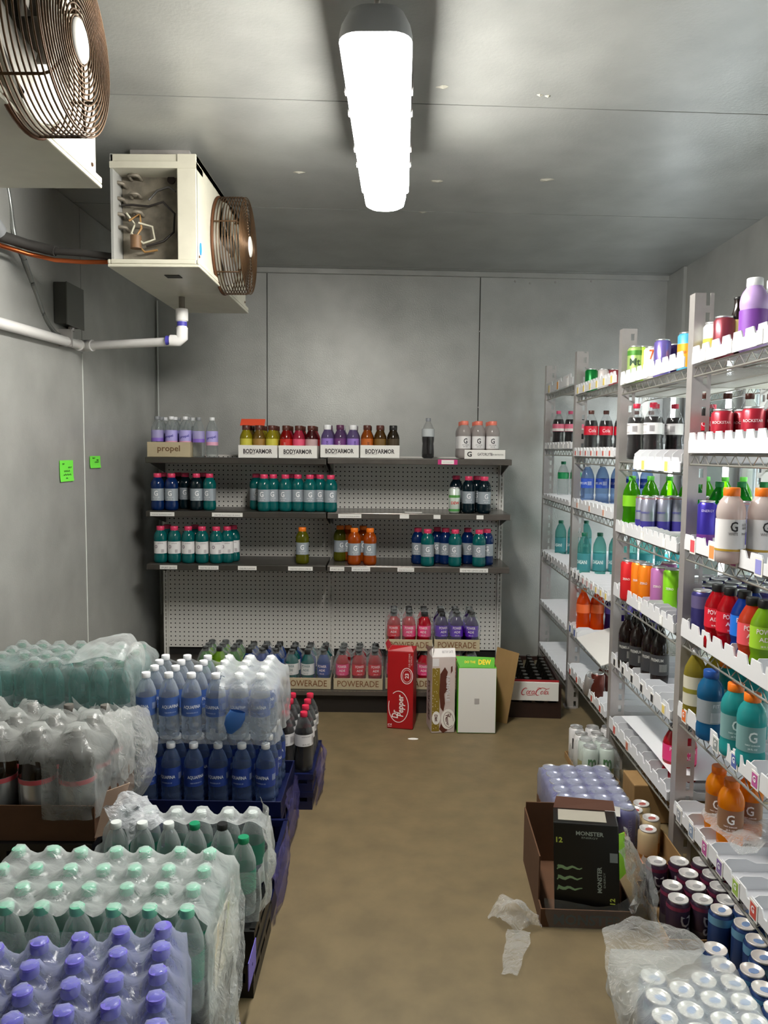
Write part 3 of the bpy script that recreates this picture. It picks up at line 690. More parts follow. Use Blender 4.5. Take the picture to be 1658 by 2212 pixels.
# organisers: toothed rail and glide floor with dividers
lvname = ['top shelf', 'second shelf', 'third shelf', 'fourth shelf', 'fifth shelf', 'lowest shelf']
bayname = {'A': 'nearest rack bay', 'B': 'second rack bay', 'C': 'third rack bay', 'D': 'farthest rack bay'}
GLIDE = thin('glide_plastic', (.95, .95, .96), .72, .95, (.90, .90, .92), .3, transl=.35)
def organiser(bay, k, floor, teeth=.07, rh=.055, tags=(), y0=None, y1=None, tagw=.03, drop=.0, nt=None):
    a, c = BY[bay]; ya = (y0 if y0 else a+.055); yb = (y1 if y1 else c-.012); z = LV[bay][k]
    o = empty('shelf_organizer', (.965, (ya+yb)/2, z), 0, 'white plastic shelf organizer with toothed rail on the %s of the %s' % (lvname[k], bayname[bay]), 'shelf organizer', 'shelf organizers on the rack')
    O = Vector(o.location)
    def P(mb, n, mt): return mb.obj(n, mt, o, tuple(-O))
    n = max(3, int((yb-ya)/teeth)); b = MB(); s = (yb-ya)/n; x = .962
    for i in range(n):
        yl, yh = ya+i*s, ya+(i+1)*s
        b.box(x-.004, x, yl, yh, z-drop, z+rh*.62-drop); cut = s*.16
        b.add([(x-.004, yl+cut, z+rh*.62-drop), (x-.004, yh-.002, z+rh*.62-drop), (x-.004, yh-.006, z+rh-drop), (x-.004, yl+cut+.012, z+rh-drop),
               (x, yl+cut, z+rh*.62-drop), (x, yh-.002, z+rh*.62-drop), (x, yh-.006, z+rh-drop), (x, yl+cut+.012, z+rh-drop)],
              [(0, 3, 2, 1), (4, 5, 6, 7), (0, 4, 7, 3), (1, 2, 6, 5), (3, 7, 6, 2)])
    P(b, 'front_rail', WPLA)
    if floor:
        P(MB().box(x, 1.585, ya, yb, z+.001, z+.005), 'glide_floor', GLIDE)
        for i in range(n+1):
            y = ya+i*s; d = MB()
            pts = [(x, z+.005), (1.585, z+.005), (1.585, z+.03), (x+.10, z+.03), (x+.07, z+rh*.95), (x+.02, z+rh*.95), (x, z+.03)]
            v = [(px, y-.0012, pz) for px, pz in pts] + [(px, y+.0012, pz) for px, pz in pts]; q = len(pts)
            d.add(v, [tuple(range(q)), tuple(range(2*q-1, q-1, -1))] + [(i_, (i_+1) % q+0, (i_+1) % q+q, i_+q) for i_ in range(q)]); P(d, 'divider', WPLA)
    tm = len(tags)
    for i, tg in enumerate(tags):
        if not tg: continue
        y = yb-(i+.5)*(yb-ya)/tm; ch, fg, bg = tg; zc = z+rh*.36-drop
        t = P(MB().box(x-.0062, x-.0042, y-tagw/2, y+tagw/2, zc-tagw*.55, zc+tagw*.55), 'price_tag', WCARD)
        pr = MB().box(x-.0070, x-.0062, y-tagw*.36, y+tagw*.36, zc-tagw*.42, zc+tagw*.42); pr.obj('tag_print', flat(bg), t)
        if ch:
            tt = MB(); text_flat(tt, ch, (x-.0072, y, zc+tagw*.1), (0, -1, 0), (0, 0, 1), None, tagw*.42, .03); tt.obj('lettering', flat(fg), t)
    return o
w_, k_, o_, bl_, re_, gr_, pu_, ye_, pi_ = (1, 1, 1), (.15, .15, .17), (.93, .45, .18), (.35, .42, .68), (.80, .28, .22), (.62, .75, .3), (.50, .38, .62), (.93, .83, .45), (.75, .35, .6)
organiser('A', 0, False, tags=[('', w_, w_)]*4, tagw=.035); organiser('A', 1, True, .062, .065); organiser('A', 2, True, .085, .05, [('', re_, (.86, .35, .38)), ('', w_, (.95, .6, .35)), ('', w_, pi_), ('', w_, (.6, .6, .85)), ('', w_, (.93, .5, .4))], tagw=.045)
organiser('A', 3, True, .075, .06); organiser('A', 4, True, .08, .05, [('G', w_, o_), ('G', w_, bl_), ('G', w_, (.55, .58, .58)), ('G', w_, bl_), ('G', w_, pi_), ('G', w_, o_)], tagw=.042)
organiser('A', 5, True, .085, .045, [('G', w_, (.6, .62, .65)), ('G', w_, (.55, .62, .72)), ('G', w_, pi_), ('G', w_, pu_), ('G', w_, gr_), ('G', w_, re_), ('G', w_, o_)], tagw=.045)
organiser('B', 0, False, tags=[('', w_, w_)]*5, tagw=.032); organiser('B', 1, True, .075, .05, [('', w_, ye_), ('', w_, ye_)], y1=3.1, drop=.03, tagw=.04); organiser('B', 2, True, .06, .05, [('', w_, w_)]*3)
organiser('B', 3, True, .062, .055, [('', w_, w_)]*3); organiser('B', 4, True, .08, .05, [('', w_, k_)]*5 + [('', w_, ye_)], tagw=.032); organiser('B', 5, True, .08, .05, [('', w_, re_), ('', w_, (.78, .42, .3)), None, None], tagw=.036)
organiser('C', 0, False, .05, .05, [('', w_, ye_)]*6, tagw=.036); organiser('C', 1, True, .06, .045, [('', w_, re_)]*7, tagw=.026); organiser('C', 2, True, .075, .05, [('', re_, (.86, .6, .5))]*3, tagw=.03)
organiser('C', 3, True, .078, .04, [('', w_, k_)]*3+[('', w_, (.8, .6, .6))]*3+[('', w_, ye_)]*3, tagw=.03); organiser('C', 4, True, .08, .045, [('', w_, bl_), ('', w_, bl_)], tagw=.04, y0=3.94); organiser('C', 5, True, .08, .045, [('', w_, re_)]*5, tagw=.032)
organiser('D', 0, False, .2, .06, [('', w_, ye_), ('', w_, (.95, .65, .2)), ('', w_, w_)], tagw=.05); organiser('D', 1, True, .075, .04, [('', w_, w_)]*6, tagw=.025); organiser('D', 2, True, .08, .03); organiser('D', 3, True, .08, .04, [('', w_, k_)]*3+[None]*3, tagw=.03)
organiser('D', 4, True, .08, .03); organiser('D', 5, True, .08, .03)

# ================================================================ kinds of drink
CAPW = flat((.93, .93, .94), .4, 0, 'cap'); CAPMINT = flat((.50, .80, .68), .35, 0, 'cap'); CAPGRN = flat((.10, .55, .38), .35, 0, 'cap'); CAPDGRN = flat((.08, .42, .32), .35, 0, 'cap')
CAPVIO = flat((.50, .46, .86), .35, 0, 'cap'); CAPRED = flat((.80, .16, .28), .4, 0, 'cap'); CAPBLK = flat((.10, .10, .10), .4, 0, 'cap'); CAPOR = flat((.95, .48, .10), .4, 0, 'cap')
CAPPINK = flat((.88, .32, .48), .4, 0, 'cap'); CAPBRN = flat((.33, .16, .12), .4, 0, 'cap'); CAPGREY = flat((.55, .56, .58), .4, 0, 'cap'); CAPLIME = flat((.35, .72, .25), .4, 0, 'cap')
WL = pm('label_white', (.90, .89, .89), .5); GLAB = pm('label_grey', (.62, .65, .68), .4, .2); BLAB = pm('label_blue', (.16, .26, .56), .4); DLAB = pm('label_deepblue', (.10, .18, .42), .4)
GRNLAB = thin('label_green', (.6, .9, .8), .55, .9, (.25, .62, .52), .35); CLAB = thin('label_clear', (.9, .9, .9), .35, .8, (.82, .84, .86), .3); SLAB = pm('label_silver', (.80, .80, .80), .25, .7)
def D(n, c, a=.8): return drinkmat('drink_'+n, c, a)
MINT = bottle('water_bottle', 'water', CLEAR, CAPMINT, GRNLAB, extra=([('SPRING WATER', .05, .006, .10, 0, 0), ('0 5 L', .02, .005, .075, .3, 0)], (.12, .4, .33)))
MINTG = bottle('water_bottle', 'water', CLEAR, CAPGRN, GRNLAB); MINTB = bottle('water_bottle', 'water', CLEAR, CAPBLK, GRNLAB)
VIO = bottle('water_bottle', 'aqua', CLEARP, CAPVIO, DLAB, drink=None)
AQUAU = bottle('water_bottle', 'aqua', CLEARU, CAPW, pm('label_midblue', (.26, .38, .64), .4), text='AQUAFINA', tcol=(.93, .95, .98), tw=.062, th=.0135, lz=(.085, .15), extra=([('PURE WATER 20 FL OZ', .04, .004, .098, 0, 0), ('|||||||||', .018, .022, .118, 1.5, 0), ('|||||||||', .018, .022, .118, -1.7, 0)], (.75, .8, .9)))
AQUA_SHADED = bottle('water_bottle', 'aqua', CLEARB, CAPW, BLAB, text='AQUAFINA', tcol=(.93, .95, .98), tw=.062, th=.0135, lz=(.085, .15), extra=([('PURE WATER 20 FL OZ', .04, .004, .098, 0, 0), ('|||||||||', .018, .022, .118, 1.5, 0), ('|||||||||', .018, .022, .118, -1.7, 0)], (.75, .8, .9)))  # lower-tray copy: shade of the tray put into darker bottle and label colours
DAS = bottle('water_bottle', 'aqua', TEAL, CAPDGRN, CLAB, text='DASANI', tcol=(.85, .97, .97), tw=.045, lz=(.04, .085))
DASR = bottle('water_bottle', 'aqua', TEAL, CAPDGRN, thin('label_teal', (.6, .9, .92), .6, .9, (.45, .80, .84), .4, transl=.4), text='DASANI', tcol=(.95, 1, 1), tw=.06, th=.02, lz=(.03, .12))
NES = bottle('water_bottle', 'aqua', CLEARB, CAPW, pm('label_royal', (.20, .34, .75), .4), lz=(.10, .15), extra=([('|||||||', .02, .02, .125, .8, 0), ('PURE LIFE', .05, .012, .125, -.3, 0)], (.9, .93, 1)))
GREENW = bottle('water_bottle', 'aqua', CLEAR, CAPGRN, pm('label_emerald', (.10, .60, .35), .4), lz=(.12, .16))
ZERO = bottle('soda_bottle', 'soda', CLEARC, CAPRED, WL, COLA, .80, extra=([('|||||||||||', .02, .025, .127, .6, 0), ('NUTRITION FACTS', .035, .005, .142, -.4, 0), ('20 FL OZ', .03, .005, .112, -.4, 0)], (.45, .42, .45)))
ZEROH = bottle('soda_bottle', 'soda', CLEARC, CAPGREY, thin('label_pale', (.9, .9, .9), .75, .9, (.80, .82, .83), .4), COLA, .60, lz=(.125, .17))
CHER = bottle('soda_bottle', 'soda', CLEARC, CAPBRN, pm('label_crimson', (.80, .10, .20), .35), COLA, .82, extra=([('Cola', .04, .018, .127, .5, 0)], (.95, .8, .82)))
PINKS = bottle('soda_bottle', 'soda', CLEARC, CAPPINK, pm('label_pink', (.90, .45, .55), .4), COLA, .82, band=(.106, .122, (.92, .9, .88)))
DEWB = bottle('soda_bottle', 'soda', thin('green_pet', (.55, .85, .2), .45, .95, (.30, .65, .05), .12, transl=.5), CAPLIME, pm('label_lime', (.50, .78, .15), .4), None)
UPB = bottle('soda_bottle', 'soda', thin('seven_pet', (.35, .85, .4), .45, .95, (.15, .62, .25), .12, transl=.5), flat((.25, .72, .40), .4, 0, 'cap'), None)
FAN = bottle('soda_bottle', 'soda', thin('orange_pet', (1, .55, .2), .5, .95, (.93, .36, .06), .12, transl=.4), CAPOR, pm('label_orange', (.92, .42, .2), .4), None)
GRAPE = bottle('soda_bottle', 'soda', thin('grape_pet', (.4, .3, .7), .6, .95, (.22, .14, .45), .12, transl=.3), CAPBLK, pm('label_grape', (.40, .34, .72), .4), None)
DARKB = bottle('tea_bottle', 'soda', thin('dark_pet', (.35, .22, .15), .6, .97, (.10, .055, .04), .1), CAPBLK, pm('label_charcoal', (.22, .22, .23), .4), None, lz=(.04, .12), extra=([('||||||||||', .03, .03, .07, .5, 0), ('PREMIUM', .05, .012, .10, -.2, 0)], (.7, .7, .68)))
def gat(n, body, cap, lab, tcol, **k): return bottle('sports_drink_bottle', 'gator', body, cap, lab, text='G', tcol=tcol, tw=.022, th=.03, tz=.098, extra=([('THIRST QUENCHER', .04, .005, .075, 0, 0), ('28 FL OZ', .025, .005, .065, 0, 0)], tcol), **k)
CAPCRM = flat((.85, .22, .38), .4, 0, 'cap')
G_TEAL = gat('t', D('teal', (.05, .50, .50)), CAPCRM, GLAB, (.95, .95, .96)); G_BLUE = gat('b', D('blue', (.06, .22, .48)), CAPCRM, GLAB, (.95, .95, .96)); G_DARK = gat('d', D('dark', (.06, .16, .20)), CAPCRM, GLAB, (.95, .95, .96))
G_TEALW = bottle('sports_drink_bottle', 'gator', D('teal', (.05, .50, .50)), CAPCRM, WL, extra=([('NUTRITION', .03, .006, .115, .2, 0), ('||||||||', .015, .02, .07, .5, 0), ('o', .02, .02, .095, -.5, 0)], (.6, .55, .58)))
G_LEM = gat('l', D('lemon', (.50, .50, .10), .6), CAPOR, GLAB, (.95, .95, .96)); G_ORA = gat('o', D('amber', (.80, .36, .05)), CAPOR, GLAB, (.97, .97, .97)); G_CLR = gat('c', D('frost', (.82, .79, .78), .7), flat((.93, .50, .42), .4, 0, 'cap'), WL, (.15, .14, .15))
G_LYTE = bottle('sports_drink_bottle', 'gator', D('milky', (.90, .85, .83), .8), CAPOR, WL, text='G', tcol=(.15, .14, .15), tw=.02, th=.028, tz=.105, lz=(.035, .125),
                extra=([('WHITE', .025, .008, .085, -.05, 0), ('ELECTROLYTE', .035, .006, .11, 1.0, 0), ('BEVERAGE', .03, .006, .10, 1.0, 0), ('SPECIALIZED BLEND', .035, .005, .085, 1.0, 0)], (.45, .43, .43)), band=(.036, .042, (.75, .6, .2)))
G_LOR = gat('lo', D('orange', (.95, .60, .08), .75), CAPOR, thin('label_smoke', (.8, .7, .6), .5, .9, (.62, .50, .38), .35), (.95, .95, .95))
G_TEALO = gat('to', D('aqua', (.26, .74, .74), .6), CAPOR, thin('label_mist', (.8, .9, .9), .55, .9, (.60, .76, .76), .35), (.92, .96, .96))
G_GREYL = bottle('sports_drink_bottle', 'gator', D('sky', (.18, .50, .70), .65), flat((.12, .3, .6), .4, 0, 'cap'), GLAB, extra=([('||||||||', .03, .03, .075, 0, 0), ('FIT', .02, .01, .11, 0, 0)], (.9, .9, .92)))
def powr(n, col, lab, tc=(.97, .9, .92), cap=CAPBLK, a=.8): return bottle('sports_drink_bottle', 'power', D('p'+n, col, a), cap, lab, text='POWER', tcol=tc, tw=.05, th=.014, tz=.118, extra=([('ADE', .035, .012, .097, 0, 0), ('28 FL OZ', .025, .005, .078, 0, 0)], tc))
P_RED = powr('r', (.75, .06, .12), pm('label_red', (.83, .12, .2), .35)); P_BLU = powr('b', (.08, .25, .62), pm('label_sky', (.12, .45, .86), .35)); P_COR = powr('c', (.85, .30, .18), pm('label_coral', (.93, .35, .38), .35))
P_LIM = powr('l', (.55, .75, .15), pm('label_limeg', (.62, .8, .2), .35)); P_GRN = powr('g', (.25, .55, .10), pm('label_leaf', (.35, .75, .15), .35)); P_PNK = powr('k', (.80, .10, .18), pm('label_hot', (.92, .25, .50), .35)); P_PUR = powr('u', (.22, .08, .40), pm('label_purple', (.35, .12, .68), .35))
P_TEA = powr('t', (.06, .45, .45), WL, (.4, .5, .52)); P_BCL = powr('bc', (.18, .32, .62), BLAB)
B_YEL = bottle('juice_bottle', 'wide', D('by', (.72, .66, .12)), CAPBRN, pm('label_yellow', (.78, .74, .25), .4)); B_TAN = bottle('juice_bottle', 'wide', D('bt', (.55, .42, .16)), CAPBRN, pm('label_ochre', (.60, .45, .2), .4))
B_RED = bottle('juice_bottle', 'wide', D('br', (.65, .08, .06)), CAPBRN, pm('label_red2', (.75, .12, .08), .4), text='BODY', tcol=(.9, .7, .65), tw=.05, trot=PI/2); B_PNK = bottle('juice_bottle', 'wide', D('bp', (.80, .20, .32)), CAPBRN, pm('label_rose', (.88, .32, .45), .4))
B_MAR = bottle('juice_bottle', 'wide', D('bm', (.35, .08, .10)), CAPBRN, pm('label_chalk', (.75, .62, .62), .4)); B_PUR = bottle('juice_bottle', 'wide', D('bu', (.58, .50, .72), .5), CAPW, pm('label_lilac', (.58, .46, .78), .4), text='ARMOR', tcol=(.3, .2, .5), tw=.06, trot=PI/2)
B_PLM = bottle('juice_bottle', 'wide', D('bl', (.48, .34, .55), .6), flat((.35, .15, .3), .4, 0, 'cap'), pm('label_plum', (.42, .2, .45), .4), text='ARMOR', tcol=(.85, .8, .9), tw=.06, trot=PI/2)
B_ORG = bottle('juice_bottle', 'wide', D('bo', (.70, .35, .08)), CAPBRN, pm('label_amber', (.75, .38, .1), .4), text='BODY', tcol=(.2, .12, .08), tw=.05, trot=PI/2); B_BRN = bottle('juice_bottle', 'wide', D('bb', (.38, .25, .08)), CAPBRN, pm('label_brown', (.45, .33, .12), .4)); B_DRK = bottle('juice_bottle', 'wide', D('bd', (.20, .15, .07)), CAPBLK, pm('label_dkbrown', (.26, .2, .1), .4))
PROP = bottle('flavoured_water_bottle', 'aqua', CLEAR, CAPW, pm('label_violet', (.70, .66, .90), .4), text='propel', tcol=(.20, .16, .60), tw=.055, th=.018, trot=.2, lz=(.075, .15), band=(.068, .088, (.90, .66, .76)))
PROP2 = bottle('flavoured_water_bottle', 'aqua', CLEAR, CAPGREY, thin('label_haze', (.85, .82, .95), .7, .9, (.74, .70, .90), .4), lz=(.10, .15), band=(.085, .105, (.55, .42, .80)))
GLASS = bottle('glass_bottle', 'glass', pm('dark_glass', (.055, .05, .035), .05, spec=.9), flat((.30, .29, .27), .25, .8, 'crown'), None, capname='crown_cap')
TWOL = bottle('large_soda_bottle', 'large', thin('brown_pet', (.5, .38, .25), .55, .97, (.16, .11, .06), .08), flat((.42, .40, .38), .5, 0, 'cap'), SLAB, band=(.15, .164, (.8, .35, .38)))
PROT = bottle('protein_drink_bottle', 'gator', pm('lilac_body', (.74, .62, .84), .35), CAPW, pm('label_orchid', (.52, .30, .66), .35), lz=(.02, .12)); PROTC = bottle('protein_drink_bottle', 'gator', CLEAR, CAPW, WL, extra=([('||||||||', .02, .03, .09, -.6, 0)], (.5, .48, .5)), band=(.06, .07, (.8, .3, .45)))
YELT = bottle('tea_bottle', 'soda', D('yel', (.70, .64, .26), .45), CAPW, thin('label_parch', (.95, .93, .85), .8, .95, (.88, .86, .78), .5), lz=(.05, .145), band=(.09, .105, (.55, .52, .2)))
COFF = bottle('coffee_bottle', 'glass', pm('coffee_glass', (.10, .06, .05), .15), CAPBLK, pm('label_cream', (.88, .80, .5), .4), lz=(.04, .12))
# cans
CC = {}
CC['vio'] = canm('tall_can', .158, .0328, (.40, .36, .60), text='MONSTER', tcol=(.75, .7, .85), trot=PI/2, tw=.08, bands=[(.0125, .03, (.45, .10, .22))])
CC['white'] = canm('tall_can', .158, .0328, (.88, .87, .87), .35, .2, text='m', tcol=(.14, .13, .14), tw=.035, th=.05, bands=[])
CC['tropic'] = canm('tall_can', .158, .0328, (.80, .84, .80), .35, .2, text='m', tcol=(.2, .45, .2), tw=.035, th=.05, bands=[(.0125, .07, (.62, .58, .12))])
CC['ds'] = canm('soda_can', .132, .0328, (.24, .17, .24), .3, .4, text='DS', tcol=(.74, .72, .74), tw=.055, th=.032, trot=-PI/2, tz=.52, bands=[(.108, .119, (.55, .22, .34)), (.012, .05, (.34, .30, .31))], lid=pm('can_lid_white', (.90, .89, .88), .3, .4))
CC['blue'] = canm('beer_can', .14, .0328, (.17, .26, .46), .3, .4, bands=[(.105, .127, (.45, .66, .80))], tabcol=(.60, .72, .92), lid=pm('can_lid_cream', (.91, .88, .86), .3, .35))
CC['gold'] = canm('soda_can', .132, .0328, (.80, .71, .55), .3, .3, tabcol=(.85, .45, .42), bands=[(.012, .05, (.66, .48, .25))], lid=pm('can_lid_white', (.9, .89, .88), .3, .4))
CC['rock'] = canm('soda_can', .13, .0328, (.68, .15, .22), .3, .3, text='ROCKSTAR', tcol=(.95, .88, .88), tw=.06, tz=.68, bands=[(.010, .05, (.72, .14, .40))])
CC['slim'] = canm('slim_can', .157, .0285, (.66, .67, .74), .25, .6, bands=[(.012, .06, (.28, .25, .60)), (.148, .150, (.80, .38, .32))], text='ENERGY', tcol=(.3, .3, .62), tw=.04, tz=.6)
CC['slimb'] = canm('slim_can', .157, .0285, (.27, .22, .68), .28, .5, text='ENERGY', tcol=(.75, .72, .9), tw=.04, tz=.8, bands=[(.02, .05, (.45, .22, .55))])
CC['pur'] = canm('tall_can', .158, .0328, (.24, .22, .46), .3, .5, bands=[(.1, .14, (.42, .38, .55))])
for n_, c_ in (('red', (.86, .16, .18)), ('org', (.95, .52, .10)), ('pink', (.74, .46, .70)), ('lime', (.56, .86, .16))): CC[n_] = canm('tall_can', .168, .0328, c_, .3, .25, text='ZERO', tcol=(.97, .93, .9), tw=.03, tz=.55)
CC['vtall'] = canm('tall_can', .158, .0328, (.52, .46, .78), .25, .5); CC['dpur'] = canm('tall_can', .148, .0328, (.30, .20, .48), .3, .5, bands=[(.05, .1, (.75, .7, .85))])
CC['arz'] = canm('tall_can', .175, .0335, (.35, .72, .86), .35, .2, bands=[(.04, .13, (.93, .66, .16))], text='ICED TEA', tcol=(.75, .25, .1), tw=.05, tz=.55); CC['seven'] = canm('soda_can', .14, .0328, (.93, .91, .88), .35, .2, text='7', tcol=(.88, .38, .12), tw=.02, th=.04, tz=.75)
CC['mtn'] = canm('tall_can', .15, .0328, (.66, .78, .45), .35, .3, text='Mt', tcol=(.12, .25, .12), tw=.045, th=.03, bands=[(.11, .13, (.3, .55, .2))]); CC['lim2'] = canm('tall_can', .15, .0328, (.70, .88, .28), .35, .3)
CC['grn'] = canm('soda_can', .122, .0328, (.05, .50, .22), .3, .4); CC['crush'] = canm('soda_can', .122, .0328, (.92, .88, .87), .35, .2, text='Crush', tcol=(.75, .3, .3), tw=.045); CC['mar'] = canm('soda_can', .122, .0328, (.62, .28, .30), .3, .3); CC['wht'] = canm('soda_can', .122, .0328, (.88, .90, .88), .3, .2, bands=[(.04, .07, (.75, .7, .3))]); CC['wine'] = canm('soda_can', .132, .0328, (.52, .22, .26), .3, .4)
CC['dew'] = canm('soda_can', .15, .0328, (.80, .84, .80), .3, .3, text='DEW', tcol=(.85, .15, .12), tw=.05, tz=.4, bands=[(.012, .025, (.3, .6, .3)), (.09, .105, (.35, .6, .3))])
CC['brown'] = canm('soda_can', .122, .0328, (.35, .14, .10), .3, .4); CC['silver'] = canm('soda_can', .122, .0328, (.70, .68, .68), .3, .5)

# ================================================================ gondola stock
def row(P, name, desc, cat, group, spots, rz=0., start=0):
    for i, (x, y, z) in enumerate(spots): put(P, name, (x, y, z), rz+random.uniform(-.35, .35), desc % ORD[i+start], cat, group)
def gz(k, side='l'): return lev[k]+.001+(.006 if side == 'r' and k == 0 else 0)
# top shelf, left: propel tray and loose bottles
z0 = gz(0); p0 = atY(320, 950, 4.42); p1 = atY(413, 950, 4.42); wx = p1[0]-p0[0]
tray('cardboard_tray', wx, .26, .085, .003, TANCARD, 'tan card tray of flavoured water at the left end of the top shelf', 'tray', ((p0[0]+p1[0])/2, 4.40, z0), 0, front=TANCARD, text='propel', tcol=(.42, .30, .18), tw=.13, th=.045)
zi = 0
for j, y in enumerate((4.447, 4.525, 4.60)):
    for i in range(3): put((PROP, PROP2)[(i+j) % 2] if j else (PROP2, PROP, PROP)[i], 'flavoured_water_bottle', (p0[0]+.045+.081*i, y, z0+.004), (.6, -.2, .1)[i], 'lilac-labelled clear bottle, %s from left, %s of the tan tray' % (ORD[i], ('front row', 'middle row', 'back row')[j]), 'bottle', 'flavoured water in the tan tray')
for i, px in enumerate((429, 458)): x, y, _ = atY(px, 950, 4.45); put((PROP2, PROP)[i], 'flavoured_water_bottle', (x, y, z0), .1, 'lilac-labelled clear bottle, %s right of the tan tray' % ('just' if not i else 'farther'), 'bottle')
sheet('plastic_scrap', [[atY(395, 890, 4.5), atY(410, 895, 4.48)], [atY(403, 905, 4.47), atY(422, 905, 4.46)], [atY(411, 922, 4.46), atY(418, 918, 4.47)]], FILMC, 4, .003, label='curl of clear film on the tan tray of flavoured water')
# BODYARMOR trays
sets = [(513, 600, 960, 987, [B_YEL, B_TAN, B_YEL], 'yellow'), (600, 686, 960, 988, [B_RED, B_PNK, B_MAR], 'red and pink'), (690, 776, 960, 990, [B_PUR, B_PLM, B_PUR], 'lilac'), (776, 864, 962, 990, [B_ORG, B_BRN, B_DRK], 'amber and brown')]
for (a, b, t_, b_, Ps, cn) in sets:
    p0, p1 = atY(a+1.5, b_, 4.385), atY(b-1.5, b_, 4.385); w = p1[0]-p0[0]; zz = gz(0, 'l' if b < 700 else 'r')
    o = tray('white_tray', w, .245, .072, .003, WCARD, 'white rounded display tray of %s juice bottles' % cn, 'tray', ((p0[0]+p1[0])/2, 4.385, zz), 0, front=WCARD, text='BODYARMOR', tcol=(.17, .14, .15), tw=w*.74, th=.026, bold=.03)
    t = MB(); text_flat(t, 'SPORTS DRINK', (-w*.22, -.003, .022), (1, 0, 0), (0, 0, 1), w*.3, .006, .0); t.obj('small_lettering', flat((.3, .28, .28)), o)
    for j in range(3):
        for i in range(3): put(Ps[(i+j) % 3] if j else Ps[i], 'juice_bottle', (p0[0]+w*(i+.5)/3, 4.385+.044+.078*j, zz+.004), random.uniform(-.4, .4), '%s wide-cap juice bottle, %s from left, %s of its white tray' % (cn if cn != 'lilac' else 'pale lilac', ORD[i], ('front row', 'middle row', 'back row')[j]), 'bottle', 'juice bottles in white trays')
oc = MB().box(0, .14, 0, .006, 0, .06).obj('orange_card', pm('orange_card', (.95, .35, .22), .6), None, (atY(521, 912, 4.47)[0], 4.43, lev[0]+.1885), 0, .002); oc.rotation_euler = (-.9, 0, .03); tag(oc, 'bright orange card lying on the yellow juice bottles', 'card')
x, y, _ = atY(924, 960, 4.47); put(ZEROH, 'soda_bottle', (x, y, gz(0, 'r')), .4, 'half empty cola bottle standing alone on the top shelf', 'bottle')
p0, p1 = atY(1003, 980, 4.385), atY(1091, 980, 4.385); w = p1[0]-p0[0]
o = tray('white_tray', w, .25, .052, .003, WCARD, 'low white tray of frosted sports drinks at the right end of the top shelf', 'tray', ((p0[0]+p1[0])/2, 4.39, gz(0, 'r')), 0, front=WCARD, text='GATORLYTE', tcol=(.2, .17, .17), tw=.085, th=.016)
t = MB(); text_flat(t, 'G', (-w*.38, -.003, .027), (1, 0, 0), (0, 0, 1), None, .03, .03); text_flat(t, 'RAPID REHYDRATION', (w*.3, -.003, .025), (1, 0, 0), (0, 0, 1), .07, .008, .0); t.obj('small_lettering', flat((.16, .14, .14)), o)
for j in range(3):
    for i in range(3): put(G_CLR, 'sports_drink_bottle', (p0[0]-.01+.081*i+.012, 4.437+.081*j, gz(0, 'r')+.004), random.uniform(-.25, .25), 'frosted sports drink with coral cap, %s from left, %s of its low tray' % (ORD[i], ('front row', 'middle row', 'back row')[j]), 'bottle', 'frosted sports drinks in the low tray')
ga = [(px, p, y) for px, p, y in ()]
def shelfrow(items, k, side, desc, group):
    for i, (px, P, y) in enumerate(items):
        x, _, _ = atY(px, 1040, y); put(P, 'sports_drink_bottle', (x, y, gz(k, side)), random.uniform(-.3, .3), desc % ORD[i], 'bottle', group)
shelfrow([(340, G_BLUE, 4.43), (370, G_BLUE, 4.43), (352, G_DARK, 4.55), (400, G_DARK, 4.55), (384, G_DARK, 4.62), (424, G_DARK, 4.46), (452, G_TEAL, 4.47), (438, G_DARK, 4.6)], 1, 'l', 'navy sports drink with red cap, %s from left on middle shelf, left end', 'navy sports drinks on the middle shelf')
shelfrow([(553, G_TEAL, 4.55), (570, G_TEAL, 4.43), (590, G_TEAL, 4.46), (616, G_TEAL, 4.44), (643, G_TEAL, 4.46), (669, G_TEAL, 4.44), (691, G_TEAL, 4.47), (714, G_TEAL, 4.43), (630, G_TEAL, 4.55), (680, G_TEAL, 4.56)], 1, 'l', 'green-teal sports drink with red cap, %s counted along the middle shelf', 'teal sports drinks on the middle shelf')
shelfrow([(345, G_TEALW, 4.43), (375, G_TEALW, 4.43), (405, G_TEALW, 4.43), (435, G_TEALW, 4.43), (466, G_TEALW, 4.43), (490, G_TEALW, 4.46), (503, G_TEALW, 4.52), (360, G_TEALW, 4.52), (420, G_TEALW, 4.53)], 2, 'l', 'teal sports drink with white label, %s counted along the lower shelf', 'white-labelled teal sports drinks on the lower shelf')
shelfrow([(653, G_LEM, 4.45)], 2, 'l', 'lone olive-yellow sports drink with orange cap, %s and only on its shelf half', None)
shelfrow([(735, G_LEM, 4.58), (766, G_ORA, 4.44), (800, G_ORA, 4.44), (752, G_ORA, 4.60), (785, G_ORA, 4.58)], 2, 'r', 'amber sports drink, %s in the small amber cluster on the lower shelf', 'amber sports drinks on the lower shelf')
shelfrow([(904, G_BLUE, 4.50), (925, G_TEAL, 4.42), (946, G_BLUE, 4.54), (964, G_BLUE, 4.50), (985, G_TEAL, 4.42), (1012, G_BLUE, 4.52), (1037, G_TEAL, 4.42), (1054, G_BLUE, 4.48)], 2, 'r', 'teal or blue sports drink, %s from left in the right cluster, lower shelf', 'blue sports drinks on the lower shelf')
shelfrow([(1012, G_DARK, 4.47), (1046, G_DARK, 4.44), (1030, G_DARK, 4.56), (985, G_DARK, 4.58)], 1, 'r', 'dark sports drink with silver label, %s beside the white soda can', 'dark sports drinks beside the white can')
x, y, _ = atY(981, 1070, 4.43); put(CC['dew'], 'soda_can', (x, y, gz(1, 'r')), .1, 'white and green soda can with red lettering on the middle shelf', 'can')
